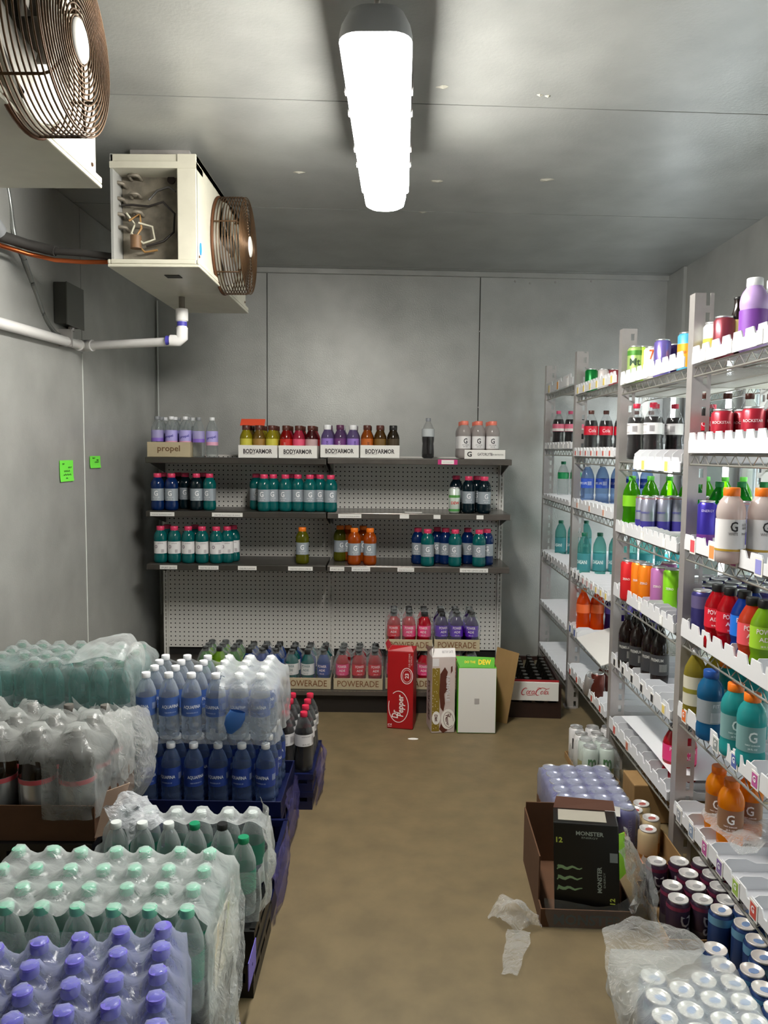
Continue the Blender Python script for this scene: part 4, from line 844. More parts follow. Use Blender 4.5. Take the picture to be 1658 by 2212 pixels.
lb = MB().box(0, .10, 0, .03, 0, .004).obj('label_strip', WCARD, None, tuple(Vector(atY(874, 1096, 4.41))*1), 0); lb.location.z = gz(1, 'r'); tag(lb, 'loose white label strip lying on the middle shelf', 'label')

# POWERADE trays on the base deck, two more on top
zd = .116
def ptray(px0, px1, y, z, Ps, cn, rows=3, text='POWERADE', wrap=True, cols=3):
    p0, p1 = atY(px0, 1480, y), atY(px1, 1480, y); w = p1[0]-p0[0]
    tray('kraft_tray', w, .078*rows+.012, .062, .003, TANCARD, 'tan tray of %s sports drinks' % cn, 'tray', ((p0[0]+p1[0])/2, y, z), 0, front=TANCARD, text=text, tcol=(.46, .28, .14), tw=w*.84, th=.034, bold=.0)
    cols_ = [p0[0]+w*(i+.5)/cols for i in range(cols)]; rows_ = [y+.042+.076*j for j in range(rows)]; n = 0
    for j, yy in enumerate(rows_):
        for i, xx in enumerate(cols_):
            put(Ps[(i+j) % len(Ps)], 'sports_drink_bottle', (xx, yy, z+.004), random.uniform(-.3, .3), 'bottle %s from left, %s of the tray of %s sports drinks' % (ORD[i], 'front row' if j == 0 else ORD[j]+' row', cn), 'bottle', 'sports drinks in tan trays')
    if wrap:
        capl = [(a, b) for a in cols_ for b in rows_]
        drape('shrink_film', 'torn clear film over the tray of %s sports drinks' % cn, capl, p0[0]+.002, p1[0]-.002, y+.004, y+.078*rows, z+.207, z+.03, .018, FAINT, sag=.05, kx=.75, reach=.03, res=.014, wr=.004, seed=px0, hole=lambda x_, y_, z_: fbm(x_, y_, z_+px0, 9) > .3)
ptray(720, 826, 4.06, zd, [P_PNK, P_RED, P_RED], 'red and pink'); ptray(611, 714, 4.06, zd, [P_TEA, P_TEA, P_BCL], 'teal and white'); ptray(520, 608, 4.07, zd, [P_BCL, P_BLU], 'blue'); ptray(425, 517, 4.10, zd, [P_GRN, P_LIM], 'lime green')
ptray(832, 932, 4.08, zd, [P_PNK, P_RED], 'crimson'); ptray(936, 1034, 4.09, zd, [P_PUR, P_RED], 'dark purple')
ptray(832, 932, 4.09, zd+.21, [P_RED, P_PNK, P_PNK], 'upper pink'); ptray(936, 1034, 4.10, zd+.21, [P_PUR, P_PUR, P_PUR], 'upper violet')

# ================================================================ boxes on the floor before the gondola
def boxm(w, d, h): return MB().box(-w/2, w/2, 0, d, 0, h)
RED = pm('red_card', (.66, .07, .10), .42, var=.06, scale=12); MAROON = flat((.38, .05, .07), .5)
def drpepper(o, face, cx, cz, k, col, rot, ring):
    """oval logo with the two words, laid on a box face given by (origin, right, up)"""
    O, R, U = face; t = MB(); c, s = math.cos(rot), math.sin(rot)
    def at(a, b): return Vector(O) + Vector(R)*(cx+(a*c-b*s)*k) + Vector(U)*(cz+(a*s+b*c)*k)
    def tx(sx, a, b, w, h): text_flat(t, sx, at(a, b), R, U, w*k, h*k, .02, .18, rot)
    tx('Dr', -.55, .26, .62, .46); tx('Pepper', .08, -.20, 1.62, .58)
    ring_ = arc(0, 0, 1.15, .72, 70, 395, 30); P2 = [((a*c-b*s)*k+cx, (a*s+b*c)*k+cz) for a, b in ring_]
    ribbon(t, P2, .05*k, O, R, U)
    return t
bx = boxm(.132, .125, .40).obj('soda_carton', RED, None, (.043, 3.79, .001), -.16, .004); tag(bx, 'red twelve-pack soda carton standing on end, torn top', 'carton')
F = ((0, 0, 0), (1, 0, 0), (0, 0, 1))
drpepper(bx, F, -.008, .115, .070, 0, PI/2, True).obj('logo', flat((.96, .92, .90), .5), bx)
t = MB(); ribbon(t, arc(.033, .275, .029, .040, 0, 360, 26), .004, *F); ribbon(t, arc(.033, .275, .022, .031, 0, 360, 22), .002, *F); text_flat(t, '23', (.033, 0, .275), (1, 0, 0), (0, 0, 1), .026, .02, .03, 0, PI/2)
text_flat(t, '12 FL OZ CANS', (.045, 0, .355), (1, 0, 0), (0, 0, 1), .07, .008, .0, 0, PI/2); text_flat(t, '12 PACK', (.056, 0, .355), (1, 0, 0), (0, 0, 1), .05, .006, .0, 0, PI/2); text_flat(t, '12', (-.052, 0, .018), (1, 0, 0), (0, 0, 1), .016, .02, .03, 0, PI/2)
t.obj('emblem', flat((.93, .85, .84), .5), bx)
FL = ((-.066, .0625, 0), (0, -1, 0), (0, 0, 1))
drpepper(bx, FL, 0, .15, .055, 0, PI/2, True).obj('side_logo', flat((.86, .70, .70), .5), bx)
b = MB(); b.add([(-.066, 0, .40), (.066, 0, .40), (.05, .02, .425), (-.05, .03, .418)], [(0, 1, 2, 3)]); b.add([(-.066, .125, .40), (-.066, .0, .40), (-.083, .03, .43), (-.08, .1, .435)], [(0, 1, 2, 3)]); b.obj('torn_flap', RED, bx)
GOLD = flat((.52, .43, .13), .5); BRN2 = flat((.34, .16, .11), .5)
PALE = pm('pale_card', (.80, .74, .72), .5, var=.05, scale=10)
b2 = boxm(.118, .14, .385).obj('soda_carton', PALE, None, (.258, 3.745, .001), .14, .003); tag(b2, 'white and gold soda carton standing on end with open flap', 'carton')
MB().box(-.058, -.020, -.0012, 0, .01, .33).obj('gold_panel', GOLD, b2)
b = MB()
for seed_, pts in ((1, [(-.02, .02), (.0, .0), (.02, .012), (.03, .03), (.012, .05), (.0, .07), (-.01, .05)]), (2, [(-.018, .30), (-.022, .2), (-.015, .13), (.0, .11), (.008, .15), (.004, .2), (.018, .22), (.012, .27), (.02, .31), (.005, .335)]), (3, [(.035, .30), (.044, .315), (.043, .34), (.035, .335)])):
    b.add([(x, -.0016, z) for x, z in pts], [tuple(range(len(pts)))])
b.obj('brown_splash', BRN2, b2)
b = MB(); rnd = random.Random(9)
for q in range(46): x, z = rnd.uniform(-.055, -.022), rnd.uniform(.02, .33); b.add([(x, -.0018, z), (x+.0022, -.0018, z+.0016), (x, -.0018, z+.0032), (x-.0022, -.0018, z+.0016)], [(0, 1, 2, 3)])
b.obj('sparkle', flat((.95, .93, .86), .5), b2)
b = MB()
for cx, cz, rx, rz_ in ((-.036, .078, .021, .034), (.024, .07, .036, .052)):
    e_ = arc(cx, cz, rx, rz_, 0, 350, 20); b.add([(x, -.002, z) for x, z in e_], [tuple(range(len(e_)))])
b.obj('white_oval', flat((.93, .91, .88), .5), b2)
t = drpepper(b2, ((0, -.0018, 0), (1, 0, 0), (0, 0, 1)), .026, .068, .034, 0, -PI/2+.15, True); text_flat(t, 'Diet', (-.036, -.0018, .078), (1, 0, 0), (0, 0, 1), .036, .016, .02, .2, -PI/2+.1); t.obj('logo', flat((.33, .12, .09), .5), b2)
t = MB(); text_flat(t, 'FANSVILLE', (.022, -.0018, .225), (1, 0, 0), (0, 0, 1), .13, .018, .02, 0, -PI/2); t.obj('lettering', flat((.86, .85, .86), .5), b2)
MB().box(-.057, -.025, -.0014, 0, .34, .378).obj('nutrition_panel', flat((.88, .86, .86), .5), b2)
t = MB(); text_flat(t, 'DIET SODA', (-.059, .07, .15), (0, -1, 0), (0, 0, 1), .2, .05, .02, .2, PI/2); t.obj('side_logo', BRN2, b2)
b = MB(); b.add([(-.059, 0, .385), (.059, 0, .385), (.059, .02, .425), (-.059, .02, .425)], [(0, 1, 2, 3)]); b.add([(-.059, .14, .385), (-.059, 0, .385), (-.05, .0, .44), (-.075, .10, .42)], [(0, 1, 2, 3)]); b.obj('open_flap', flat((.92, .90, .89), .6), b2)
t = MB(); text_flat(t, 'BEST BY DATE', (.02, .0115, .408), (1, 0, 0), (0, .447, .894), .055, .012, .0); t.obj('date_print', flat((.5, .47, .48), .5), b2)
GRC = pm('green_card', (.33, .66, .12), .45)
b3 = boxm(.192, .13, .335).obj('soda_carton', GRC, None, (.424, 3.745, .001), .0, .003); tag(b3, 'green soda carton with blank white front and lettered green flap', 'carton')
MB().box(-.092, .094, -.0016, 0, .004, .331).obj('white_panel', WCARD, b3)
t = MB(); t.box(-.012, .012, -.0026, -.0016, .15, .178); t.obj('print_patch', flat((.68, .66, .65), .6), b3)
b = MB(); b.add([(-.088, 0, .335), (.084, 0, .335), (.09, .045, .375), (-.105, .045, .38), (-.088, .006, .333), (.084, .006, .333), (.09, .051, .373), (-.105, .051, .378)], [(0, 1, 2, 3), (7, 6, 5, 4), (0, 4, 5, 1), (1, 5, 6, 2), (2, 6, 7, 3), (3, 7, 4, 0)]); b.obj('top_flap', GRC, b3)
t = MB(); text_flat(t, 'DEW', (.038, .0215, .356), (1, 0, 0), (0, .74, .67), .065, .03, .04, .1); text_flat(t, 'DO THE', (-.035, .0215, .356), (1, 0, 0), (0, .74, .67), .055, .014, .02, .1); t.obj('lettering', flat((.93, .82, .12), .5), b3)
fl = MB().box(-.06, .06, 0, .004, 0, .15).obj('cardboard_flap', KRAFT, None, (.545, 3.93, .24), -.5); fl.rotation_euler = (0, .15, -.5); fl.location = (.545, 3.92, .001); fl.scale.z = 2.6; tag(fl, 'brown cardboard sheet standing behind the green carton', 'cardboard')

# ================================================================ crate of small glass bottles
cx0, cx1, cy0 = .605, .895, 3.985
BRC = pm('brown_crate', (.16, .085, .06), .5, var=.2, scale=30)
cr = crate('bottle_crate', cx1-cx0, .56, .185, BRC, 'dark brown crate of small glass bottles with white front card', ((cx0+cx1)/2, cy0, 0), -.05, 4)
fp = MB().box(-.128, .128, -.016, -.004, .098, .197).obj('front_card', WCARD, cr, bevel=.002)
def cocacola(o, k):
    t = MB(); Fc = ((0, -.0165, .148), (1, 0, 0), (0, 0, 1)); sh = .38
    def st(p, w): ribbon(t, [(x*k, y*k) for x, y in p], [w*k*(.45+.55*math.sin(PI*i/(len(p)-1))) for i in range(len(p))], *Fc)
    st(arc(-2.3, -.05, .62, .85, 55, 300, 20, sh), .22); st([(-2.0, -.72), (-1.5, -.95), (-.6, -.88), (.1, -.80), (.25, -.95)], .10)
    for x in (-1.45, -.20): st(arc(x, -.22, .26, .38, 0, 350, 16, sh), .15)
    st(arc(-.85, -.22, .28, .38, 50, 310, 14, sh), .16); st([(.18, .15), (.02, -.25), (.0, -.5), (.2, -.58), (.35, -.45)], .15); st([(.35, .02), (.62, .05)], .12)
    st(arc(1.15, -.05, .62, .85, 60, 300, 20, sh), .22); st([(1.62, .75), (1.5, .95), (1.0, 1.0), (.7, .75)][::-1], .10); st([(1.45, .55), (1.8, .98), (2.4, .9), (3.0, .66), (3.45, .78), (3.75, .95)], .14)
    st(arc(1.95, -.22, .26, .38, 0, 350, 16, sh), .15); st([(2.95, .70), (2.75, .35), (2.42, -.1), (2.35, -.5), (2.55, -.58), (2.75, -.45)], .15)
    st(arc(3.05, -.22, .26, .38, 0, 350, 16, sh), .15); st([(3.48, .15), (3.3, -.25), (3.28, -.5), (3.45, -.58), (3.62, -.42)], .15)
    t.obj('lettering', flat((.78, .22, .26), .5), o)
cocacola(fp, .0215)
MB().box(-.13, .13, -.004, .0, .197, .207).obj('red_edge', flat((.6, .1, .12), .5), cr)
grid(GLASS, 'glass_bottle', 'dark glass bottle', 'bottle', 'small glass bottles in the brown crate', 'the brown crate', [-.098, -.033, .033, .098], [.045+.066*j for j in range(8)], .012, ((cx0+cx1)/2, cy0), -.05, .001)

# ================================================================ stock on the right rack
def lane(P, name, bay, k, y, x0, dx, n, desc, cat='bottle', group=None, rz=-PI/2+.9, jit=.15):
    if not isinstance(P, list): P = [P]
    for i in range(n):
        put(P[i % len(P)], name, (x0+dx*i, y+random.uniform(-.004, .004), LV[bay][k]+.007), rz+random.uniform(-jit, jit), '%s, %s deep, %s of %s' % (desc, ORD[i], lvname[k], bayname[bay]), cat, group or '%s on %s of %s' % (desc, lvname[k], bayname[bay]))
def single(P, name, bay, k, px, y, desc, cat='can', rz=0., tilt=None):
    x = atY(px, 1000, y)[0]; put(P, name, (x, y, LV[bay][k]+.007), rz, desc, cat, None, tilt)
R0 = -.35
# bay A
single(CC['wine'], 'soda_can', 'A', 0, 1551, 2.45, 'dark red can on the nearest top shelf beside the post', rz=R0); single(COFF, 'coffee_bottle', 'A', 0, 1579, 2.45, 'thin dark bottle with cream label on the nearest top shelf', 'bottle', R0)
single(PROT, 'protein_drink_bottle', 'A', 0, 1612, 2.28, 'lilac protein bottle with white cap on the nearest top shelf', 'bottle', R0); single(PROTC, 'protein_drink_bottle', 'A', 0, 1655, 2.30, 'clear protein bottle with white label at the right end of the top shelf', 'bottle', R0)
single(CC['wht'], 'soda_can', 'A', 0, 1530, 2.50, 'pale can half hidden by the nearest post, top shelf', rz=R0)
lane(CC['rock'], 'soda_can', 'A', 1, 2.45, 1.03, .068, 6, 'red can with white lettering', 'can', rz=-.45); lane(CC['rock'], 'soda_can', 'A', 1, 2.30, 1.06, .068, 4, 'red can with white lettering, nearer lane', 'can', rz=-.45)
lane(CHER, 'soda_bottle', 'B', 1, 2.66, 1.06, .075, 5, 'brown-capped cola bottle behind red cans')
single(G_LYTE, 'sports_drink_bottle', 'A', 2, 1583, 2.16, 'white sports drink with orange cap, nearer the post', 'bottle', -.15); single(G_LYTE, 'sports_drink_bottle', 'A', 2, 1652, 2.15, 'white sports drink with orange cap, farther from the post', 'bottle', -.15)
lane([CC['slimb'], CC['slimb'], CC['slim']], 'slim_can', 'A', 2, 2.46, 1.00, .062, 5, 'violet slim can', 'can', rz=-.4); lane(UPB, 'soda_bottle', 'B', 2, 2.68, 1.05, .078, 7, 'green soda bottle behind the violet cans')
single(P_RED, 'sports_drink_bottle', 'A', 3, 1563, 2.33, 'red sports drink nearest the post, fourth shelf', 'bottle', -.5); single(P_RED, 'sports_drink_bottle', 'A', 3, 1590, 2.27, 'red sports drink second from the post, fourth shelf', 'bottle', -.2)
single(P_BLU, 'sports_drink_bottle', 'A', 3, 1622, 2.22, 'blue sports drink between the red and coral ones, fourth shelf', 'bottle', -.3); single(P_COR, 'sports_drink_bottle', 'A', 3, 1640, 2.12, 'coral sports drink on the fourth shelf', 'bottle', -.3); single(P_LIM, 'sports_drink_bottle', 'A', 3, 1668, 2.08, 'lime sports drink at the picture edge, fourth shelf', 'bottle', -.3)
single(P_BLU, 'sports_drink_bottle', 'A', 3, 1640, 2.32, 'blue sports drink behind the coral one, fourth shelf', 'bottle', -.3)
for ln in range(4):
    lane(CC['pur'], 'tall_can', 'B', 3, 2.62+.070*ln, (1.01, 1.06, 1.11, 1.16)[ln], .068, 6, 'dark purple tall can, %s lane' % ORD[ln], 'can', 'purple tall cans on the fourth shelf')
lane(CC['pur'], 'tall_can', 'A', 3, 2.47, 1.0, .068, 5, 'dark purple tall can at the post', 'can', 'purple tall cans on the fourth shelf')
single(YELT, 'tea_bottle', 'A', 4, 1521, 2.475, 'tall pale yellow bottle with white label beside the nearest post', 'bottle', -.2); single(YELT, 'tea_bottle', 'A', 4, 1566, 2.475, 'pale yellow bottle behind the first, fifth shelf', 'bottle', -.2)
single(G_GREYL, 'sports_drink_bottle', 'A', 4, 1556, 2.30, 'blue bottle with grey label between yellow and teal bottles', 'bottle', .1); single(G_TEALO, 'sports_drink_bottle', 'A', 4, 1612, 2.17, 'teal sports drink with orange cap on the fifth shelf', 'bottle', -.3)
for i, (px, y) in enumerate(((1590, 2.42), (1622, 2.38), (1655, 2.30), (1650, 2.08), (1655, 2.44))): single(G_TEALO, 'sports_drink_bottle', 'A', 4, px, y, 'teal sports drink, %s of those behind the front one, fifth shelf' % ORD[i], 'bottle', -.3)
single(G_LOR, 'sports_drink_bottle', 'A', 5, 1583, 2.40, 'orange sports drink on the lowest shelf, nearer the post', 'bottle', -.5); single(G_LOR, 'sports_drink_bottle', 'A', 5, 1613, 2.30, 'orange sports drink on the lowest shelf, in front of its twin', 'bottle', -.4); single(G_LOR, 'sports_drink_bottle', 'A', 5, 1655, 2.36, 'orange sports drink on the lowest shelf at the picture edge', 'bottle', -.4)
single(P_PNK, 'sports_drink_bottle', 'B', 5, 1478, 2.78, 'pink sports drink behind the nearest post, lowest shelf', 'bottle'); single(P_PNK, 'sports_drink_bottle', 'B', 5, 1508, 2.75, 'pink sports drink just past the nearest post, lowest shelf', 'bottle')
# bay B
ay = 3.26
for (P, n_, px, y, ds) in ((CC['mtn'], 'tall_can', 1364, ay, 'pale green can with dark lettering by the second post, top shelf'), (CC['lim2'], 'tall_can', 1381, ay, 'lime can behind the pale green one, top shelf'), (CC['seven'], 'soda_can', 1399, 3.2, 'white can with orange numeral, top shelf'), (CC['vtall'], 'tall_can', 1421, 3.12, 'lavender tall can, top shelf'), (CC['dpur'], 'tall_can', 1447, 3.18, 'dark purple can between lavender and blue ones, top shelf'), (CC['arz'], 'tall_can', 1472, 3.05, 'sky blue and orange tall can, top shelf'), (CC['silver'], 'soda_can', 1434, 3.25, 'silver can half hidden behind the lavender one, top shelf')):
    single(P, n_, 'B', 0, px, y, ds, 'can', R0)
lane(ZERO, 'soda_bottle', 'B', 1, 3.26, 1.015, .079, 5, 'cola bottle with white label and red cap', rz=-1.0); lane(ZERO, 'soda_bottle', 'B', 1, 3.345-.17, 1.055, .079, 1, 'cola bottle, second lane, white label', rz=-1.0)
lane(DEWB, 'soda_bottle', 'B', 2, 3.27, 1.01, .078, 7, 'green soda bottle')
lane(CC['slim'], 'slim_can', 'B', 2, 3.14, 1.015, .06, 6, 'silver and blue slim can', 'can'); lane(CC['slim'], 'slim_can', 'B', 2, 3.06, 1.01, .06, 5, 'silver and blue slim can, nearer lane', 'can')
for i, (nm, px, y, ds) in enumerate((('red', 1366, 3.15, 'red tall can on the fourth shelf'), ('org', 1388, 3.12, 'orange tall can beside the red one'), ('org', 1404, 3.05, 'orange tall can beside the pink one'), ('pink', 1433, 2.98, 'pink tall can on the fourth shelf'), ('lime', 1461, 2.93, 'lime tall can beside the nearest post'), ('pink', 1452, 3.1, 'pink tall can behind the lime one'))): single(CC[nm], 'tall_can', 'B', 3, px, y, ds, 'can', -.6)
for i, (px, y) in enumerate(((1368, 3.2), (1393, 3.13), (1420, 3.05), (1440, 3.0), (1405, 3.24), (1385, 3.27))): single(DARKB, 'tea_bottle', 'B', 4, px, y, 'tall dark bottle with charcoal label, %s from the second post' % ORD[i], 'bottle', -.4)
# bay C
for (nm, n_, px, ds) in (('grn', 'soda_can', 1271, 'green can on the top shelf of the third bay'), ('crush', 'soda_can', 1295, 'white can with red script, top shelf of the third bay'), ('mar', 'soda_can', 1318, 'maroon can on the top shelf of the third bay'), ('wht', 'soda_can', 1335, 'white can behind the second post, top shelf'), ('mar', 'soda_can', 1283, 'maroon can behind the green one, top shelf')): single(CC[nm], n_, 'C', 0, px, 4.06 if px != 1283 else 4.11, ds, 'can', -.4)
lane(CHER, 'soda_bottle', 'C', 1, 4.07, 1.03, .078, 5, 'cherry cola bottle with red label'); lane(NES, 'water_bottle', 'C', 2, 4.07, 1.02, .078, 5, 'clear water bottle with blue label')
lane(DASR, 'water_bottle', 'C', 3, 4.07, 1.015, .082, 7, 'teal water bottle with pale lettering'); lane(FAN, 'soda_bottle', 'C', 4, 4.07, 1.02, .072, 2, 'orange soda bottle'); lane(GRAPE, 'soda_bottle', 'C', 4, 4.05, 1.165, .075, 4, 'grape soda bottle')
single(CC['silver'], 'soda_can', 'C', 5, 1287, 3.72, 'silver-topped can on the lowest shelf of the third bay', tilt=(.5, 0)); single(CC['brown'], 'soda_can', 'C', 5, 1306, 3.66, 'brown can on the lowest shelf of the third bay'); single(CC['brown'], 'soda_can', 'C', 5, 1322, 3.75, 'brown can behind the second post, lowest shelf')
# bay D
lane(PINKS, 'soda_bottle', 'D', 1, 4.88, 1.03, .075, 3, 'cola bottle with pink label'); lane(GREENW, 'water_bottle', 'D', 2, 4.88, 1.07, .08, 2, 'clear water bottle with emerald label'); lane(DASR, 'water_bottle', 'D', 3, 4.86, 1.06, .08, 3, 'teal water bottle')
# folded card and white sheets left on the shelves
c1_ = [atX(1231, 1356, .975), atX(1310, 1440, .975)]
b = MB(); zt = LV['C'][4]
b.add([(.952, 3.93, zt+.002), (.945, 3.42, zt-.002), (1.14, 3.45, zt+.05), (1.12, 3.93, zt+.055), (.952, 3.93, zt+.006), (.945, 3.42, zt+.002), (1.14, 3.45, zt+.054), (1.12, 3.93, zt+.059)], [(3, 2, 1, 0), (4, 5, 6, 7), (0, 1, 5, 4), (1, 2, 6, 5), (2, 3, 7, 6), (3, 0, 4, 7)])
o = b.obj('folded_card', WCARD); tag(o, 'white folded card sagging off the fifth shelf of the third rack bay', 'card')
ws = sheet('plastic_sheet', [[(1.0, 2.62, .26), (1.0, 2.9, .268), (1.0, 3.28, .262)], [(1.3, 2.62, .272), (1.3, 2.9, .28), (1.3, 3.28, .27)], [(1.58, 2.62, .29), (1.58, 2.9, .29), (1.58, 3.28, .285)]], WPLA, 4, .002, label='broad white plastic sheet lying on the lowest shelf of the second bay', cat='plastic sheet')
sheet('film_scrap', [[(1.0, 2.42, .245), (1.0, 2.3, .25), (1.02, 2.15, .245)], [(1.06, 2.43, .29), (1.07, 2.3, .27), (1.08, 2.13, .285)], [(1.15, 2.42, .25), (1.17, 2.28, .265), (1.16, 2.15, .25)]], FILMC, 5, .014, 25, 3, label='crumpled clear film lying on the nearest lowest shelf')

# ================================================================ stacks along the left wall
def wrapcap(pts, cx, cy, rot):
    return pts
# violet-capped water, nearest
VO, VR = (-.50, 1.190), math.radians(14.4)
vc = [-.202, -.134, -.066, .002, .070, ]; vrw = [-.066+.0615*j for j in range(4)]
VO = (-.433, 1.129)
vc = [-.272+.0685*i for i in range(6)]; vrw = [-.080+.0615*j for j in range(5)]
vcaps = grid(VIO, 'water_bottle', 'violet-capped water bottle', 'bottle', 'violet-capped water bottles', 'the nearest case', vc, vrw, .322, VO, VR, .002)
drape('shrink_film', 'bluish shrink film over the violet-capped water bottles', vcaps, vc[0]-.04, vc[-1]+.042, vrw[0]-.037, vrw[-1]+.038, .5535, .31, .017, FILMB, VO, VR, sag=.034, reach=.03, seed=2, wr=.005, hole=lambda x, y, z: y < vrw[0]-.012 and z > .50)
# mint-capped water, behind
BO = (-.58, 1.44); bc = [-.177+.0717*i for i in range(6)]; brw = [0, .0715, .143, .217]
bc = [-.2505+.0717*i for i in range(7)]
bcaps = grid(MINT, 'water_bottle', 'mint-capped clear bottle', 'bottle', 'mint-capped water bottles', 'the mint-capped case', bc, brw, .297, BO, .012, .0035)
drape('shrink_film', 'white shrink film over the mint-capped bottles, torn on its aisle side', bcaps, bc[0]-.038, bc[-1]+.045, -.037, brw[-1]+.040, .505, .27, 0.0165, FILM, BO, .012, sag=.024, reach=.03, seed=5, wr=.006,
      hole=lambda x, y, z: (y < -.005 and z > .47) or (x > bc[-1]+.03 and (((y-.07)/.055)**2+((z-.36-.4*(y-.07))/.05)**2) < 1))
EDGE = -.335
sheet('torn_film', [[(-.375, 1.50, .42), (-.352, 1.56, .44), (-.345, 1.64, .46)], [(-.352, 1.42, .33), (-.334, 1.50, .31), (-.326, 1.60, .33)], [(-.350, 1.38, .24), (-.330, 1.42, .22), (-.318, 1.50, .20)], [(-.352, 1.33, .16), (-.328, 1.36, .13), (-.320, 1.40, .10)]], FILMC, 6, .012, 22, 4, label='torn strip of wrap hanging down the aisle side below the mint-capped bottles')
sheet('torn_film', [[(-.372, 1.66, .40), (-.345, 1.70, .40)], [(-.344, 1.60, .30), (-.322, 1.64, .29)], [(-.340, 1.50, .17), (-.318, 1.53, .16)], [(-.345, 1.44, .07), (-.318, 1.46, .06)]], FILMC, 6, .010, 24, 8, label='narrow strip of wrap trailing to the floor beside the black crates')
cd1 = MB().box(-.003, .0, 0, .15, 0, .125).obj('printed_card', pm('printed_card', (.80, .76, .68), .5), None, (-.352, 1.475, .30), 0); tag(cd1, 'pale printed card edge showing through the torn wrap', 'card')
MB().add([(.0012, .10, .07), (.0012, .13, .09), (.0012, .14, .12), (.0012, .12, .115)], [(0, 1, 2, 3)]).obj('yellow_leaf', flat((.75, .78, .15), .5), cd1); MB().add([(.0012, .02, .02), (.0012, .03, .02), (.0012, .11, .12), (.0012, .10, .12)], [(0, 1, 2, 3)]).obj('dark_line', flat((.25, .22, .15), .5), cd1)
# crates under these two and the one behind
def crates(x0, x1, y0, y1, hs, mt, lb, cat='crate', rz=0.):
    z = 0
    for i, h in enumerate(hs): crate('plastic_crate', x1-x0, y1-y0, h, mt, lb % (['bottom', 'second', 'third'][i] if len(hs) > 1 else 'single'), ((x0+x1)/2, y0, z), rz, 6, None, cat); z += h+.0005
crates(-.92, -.365, .96, 1.30, [.105, .105, .105], BLACKP, 'black bottle crate under the violet-capped case, %s of its stack')
crates(-.90, -.36, 1.385, 1.715, [.145, .145], BLACKP, 'black bottle crate under the mint-capped case, %s of its stack')
crates(-.86, -.345, 1.86, 2.14, [.09, .09], BLACKP, 'black bottle crate under the torn case of mixed bottles, %s of its stack')
# torn case of mixed clear bottles
DO = (-.55, 1.94); dcols = [-.20, -.126, -.052, .022, .096, .165]
PALEC = bottle('water_bottle', 'water', CLEAR, flat((.86, .88, .87), .4, 0, 'cap'), GRNLAB)
mix = {(3, 1): MINTG, (4, 1): MINTB, (5, 0): MINTG}
n = 0
for j, y in enumerate((0, .07, .14)):
    for i, x in enumerate(dcols):
        P = mix.get((i, j), PALEC)
        if (i == 5 and j == 1) or (j == 0 and i < 5): continue
        put(P, 'water_bottle', (DO[0]+x+random.uniform(-.004, .004), DO[1]+y, .183), random.uniform(-.4, .4), '%s clear bottle, %s from left, %s of the torn mixed case' % ('black-capped' if P is MINTB else 'green-capped' if P is MINTG else 'pale-capped', ORD[i], ('front row', 'middle row', 'back row')[j]), 'bottle', 'bottles in the torn mixed case')
dc = [(x, y) for x in dcols for y in (.07, .14)]
drape('shrink_film', 'torn white wrap round the case of mixed green and black capped bottles', dc, dcols[0]-.04, dcols[-1]+.042, -.04, .182, .397, .185, .02, FILM, DO, 0, sag=.03, reach=.03, seed=11, wr=.008, hole=lambda x, y, z: (z > .32 and -.10 < y < .10) or (x > dcols[-1]+.03 and ((y-.02)/.03)**2+((z-.24)/.03)**2 < 1))
sheet('torn_film', [[(-.37, 2.11, .415), (-.345, 2.08, .41), (-.355, 2.03, .385)], [(-.352, 2.10, .36), (-.332, 2.06, .35), (-.335, 2.00, .34)], [(-.345, 2.08, .28), (-.318, 2.03, .29), (-.328, 1.96, .27)], [(-.350, 2.06, .20), (-.322, 2.00, .20), (-.330, 1.93, .19)]], FILMC, 6, .012, 24, 14, label='crumpled corner of wrap standing on the aisle side of the mixed case')
# tray of large dark soda bottles in torn wrap
tray('cardboard_tray', .50, .36, .105, .005, DKRAFT, 'deep brown cardboard tray of large dark soda bottles', 'tray', (-1.105, 2.13, .265), .02)
crates(-1.37, -.86, 2.12, 2.50, [.131, .131], BLACKP, 'black crate under the brown tray of large sodas, %s of its stack')
for j in range(3):
    for i in range(4): put(TWOL, 'large_soda_bottle', (-1.285+.119*i, 2.20+.112*j, .272), random.uniform(-.4, .4), 'large dark soda bottle with silver label, %s from left, %s of brown tray' % (ORD[i], ('front row', 'middle row', 'back row')[j]), 'bottle', 'large dark sodas in the brown tray')
tl = [(-.18+.119*i, .065+.112*j) for i in range(4) for j in range(3)]
drape('shrink_film', 'torn milky wrap over the large dark sodas', tl, -.252, .245, .0, .352, .588, .33, .03, thin('foggy_film', (.96, .97, .97), .25, .85, (.84, .85, .84), .2, bump=.6, bscale=18, transl=.3), (-1.105, 2.135), .02, sag=.05, reach=.05, seed=21, wr=.010, res=.012, hole=lambda x, y, z: (y < .02 and z < .50 and -.05 < x < .10) or (z > .56 and y > .26 and x > -.1 and fbm(x, y, 3, 8) > .1))
sheet('torn_film', [[(-.86, 2.20, .62), (-.81, 2.32, .60), (-.80, 2.45, .55)], [(-.80, 2.19, .53), (-.755, 2.28, .52), (-.755, 2.40, .47)], [(-.79, 2.17, .42), (-.735, 2.22, .42), (-.745, 2.33, .38)], [(-.83, 2.13, .33), (-.80, 2.14, .31), (-.79, 2.18, .29)]], FILMC, 6, .012, 18, 31, label='loose torn wrap curling off the right end of the large soda tray')
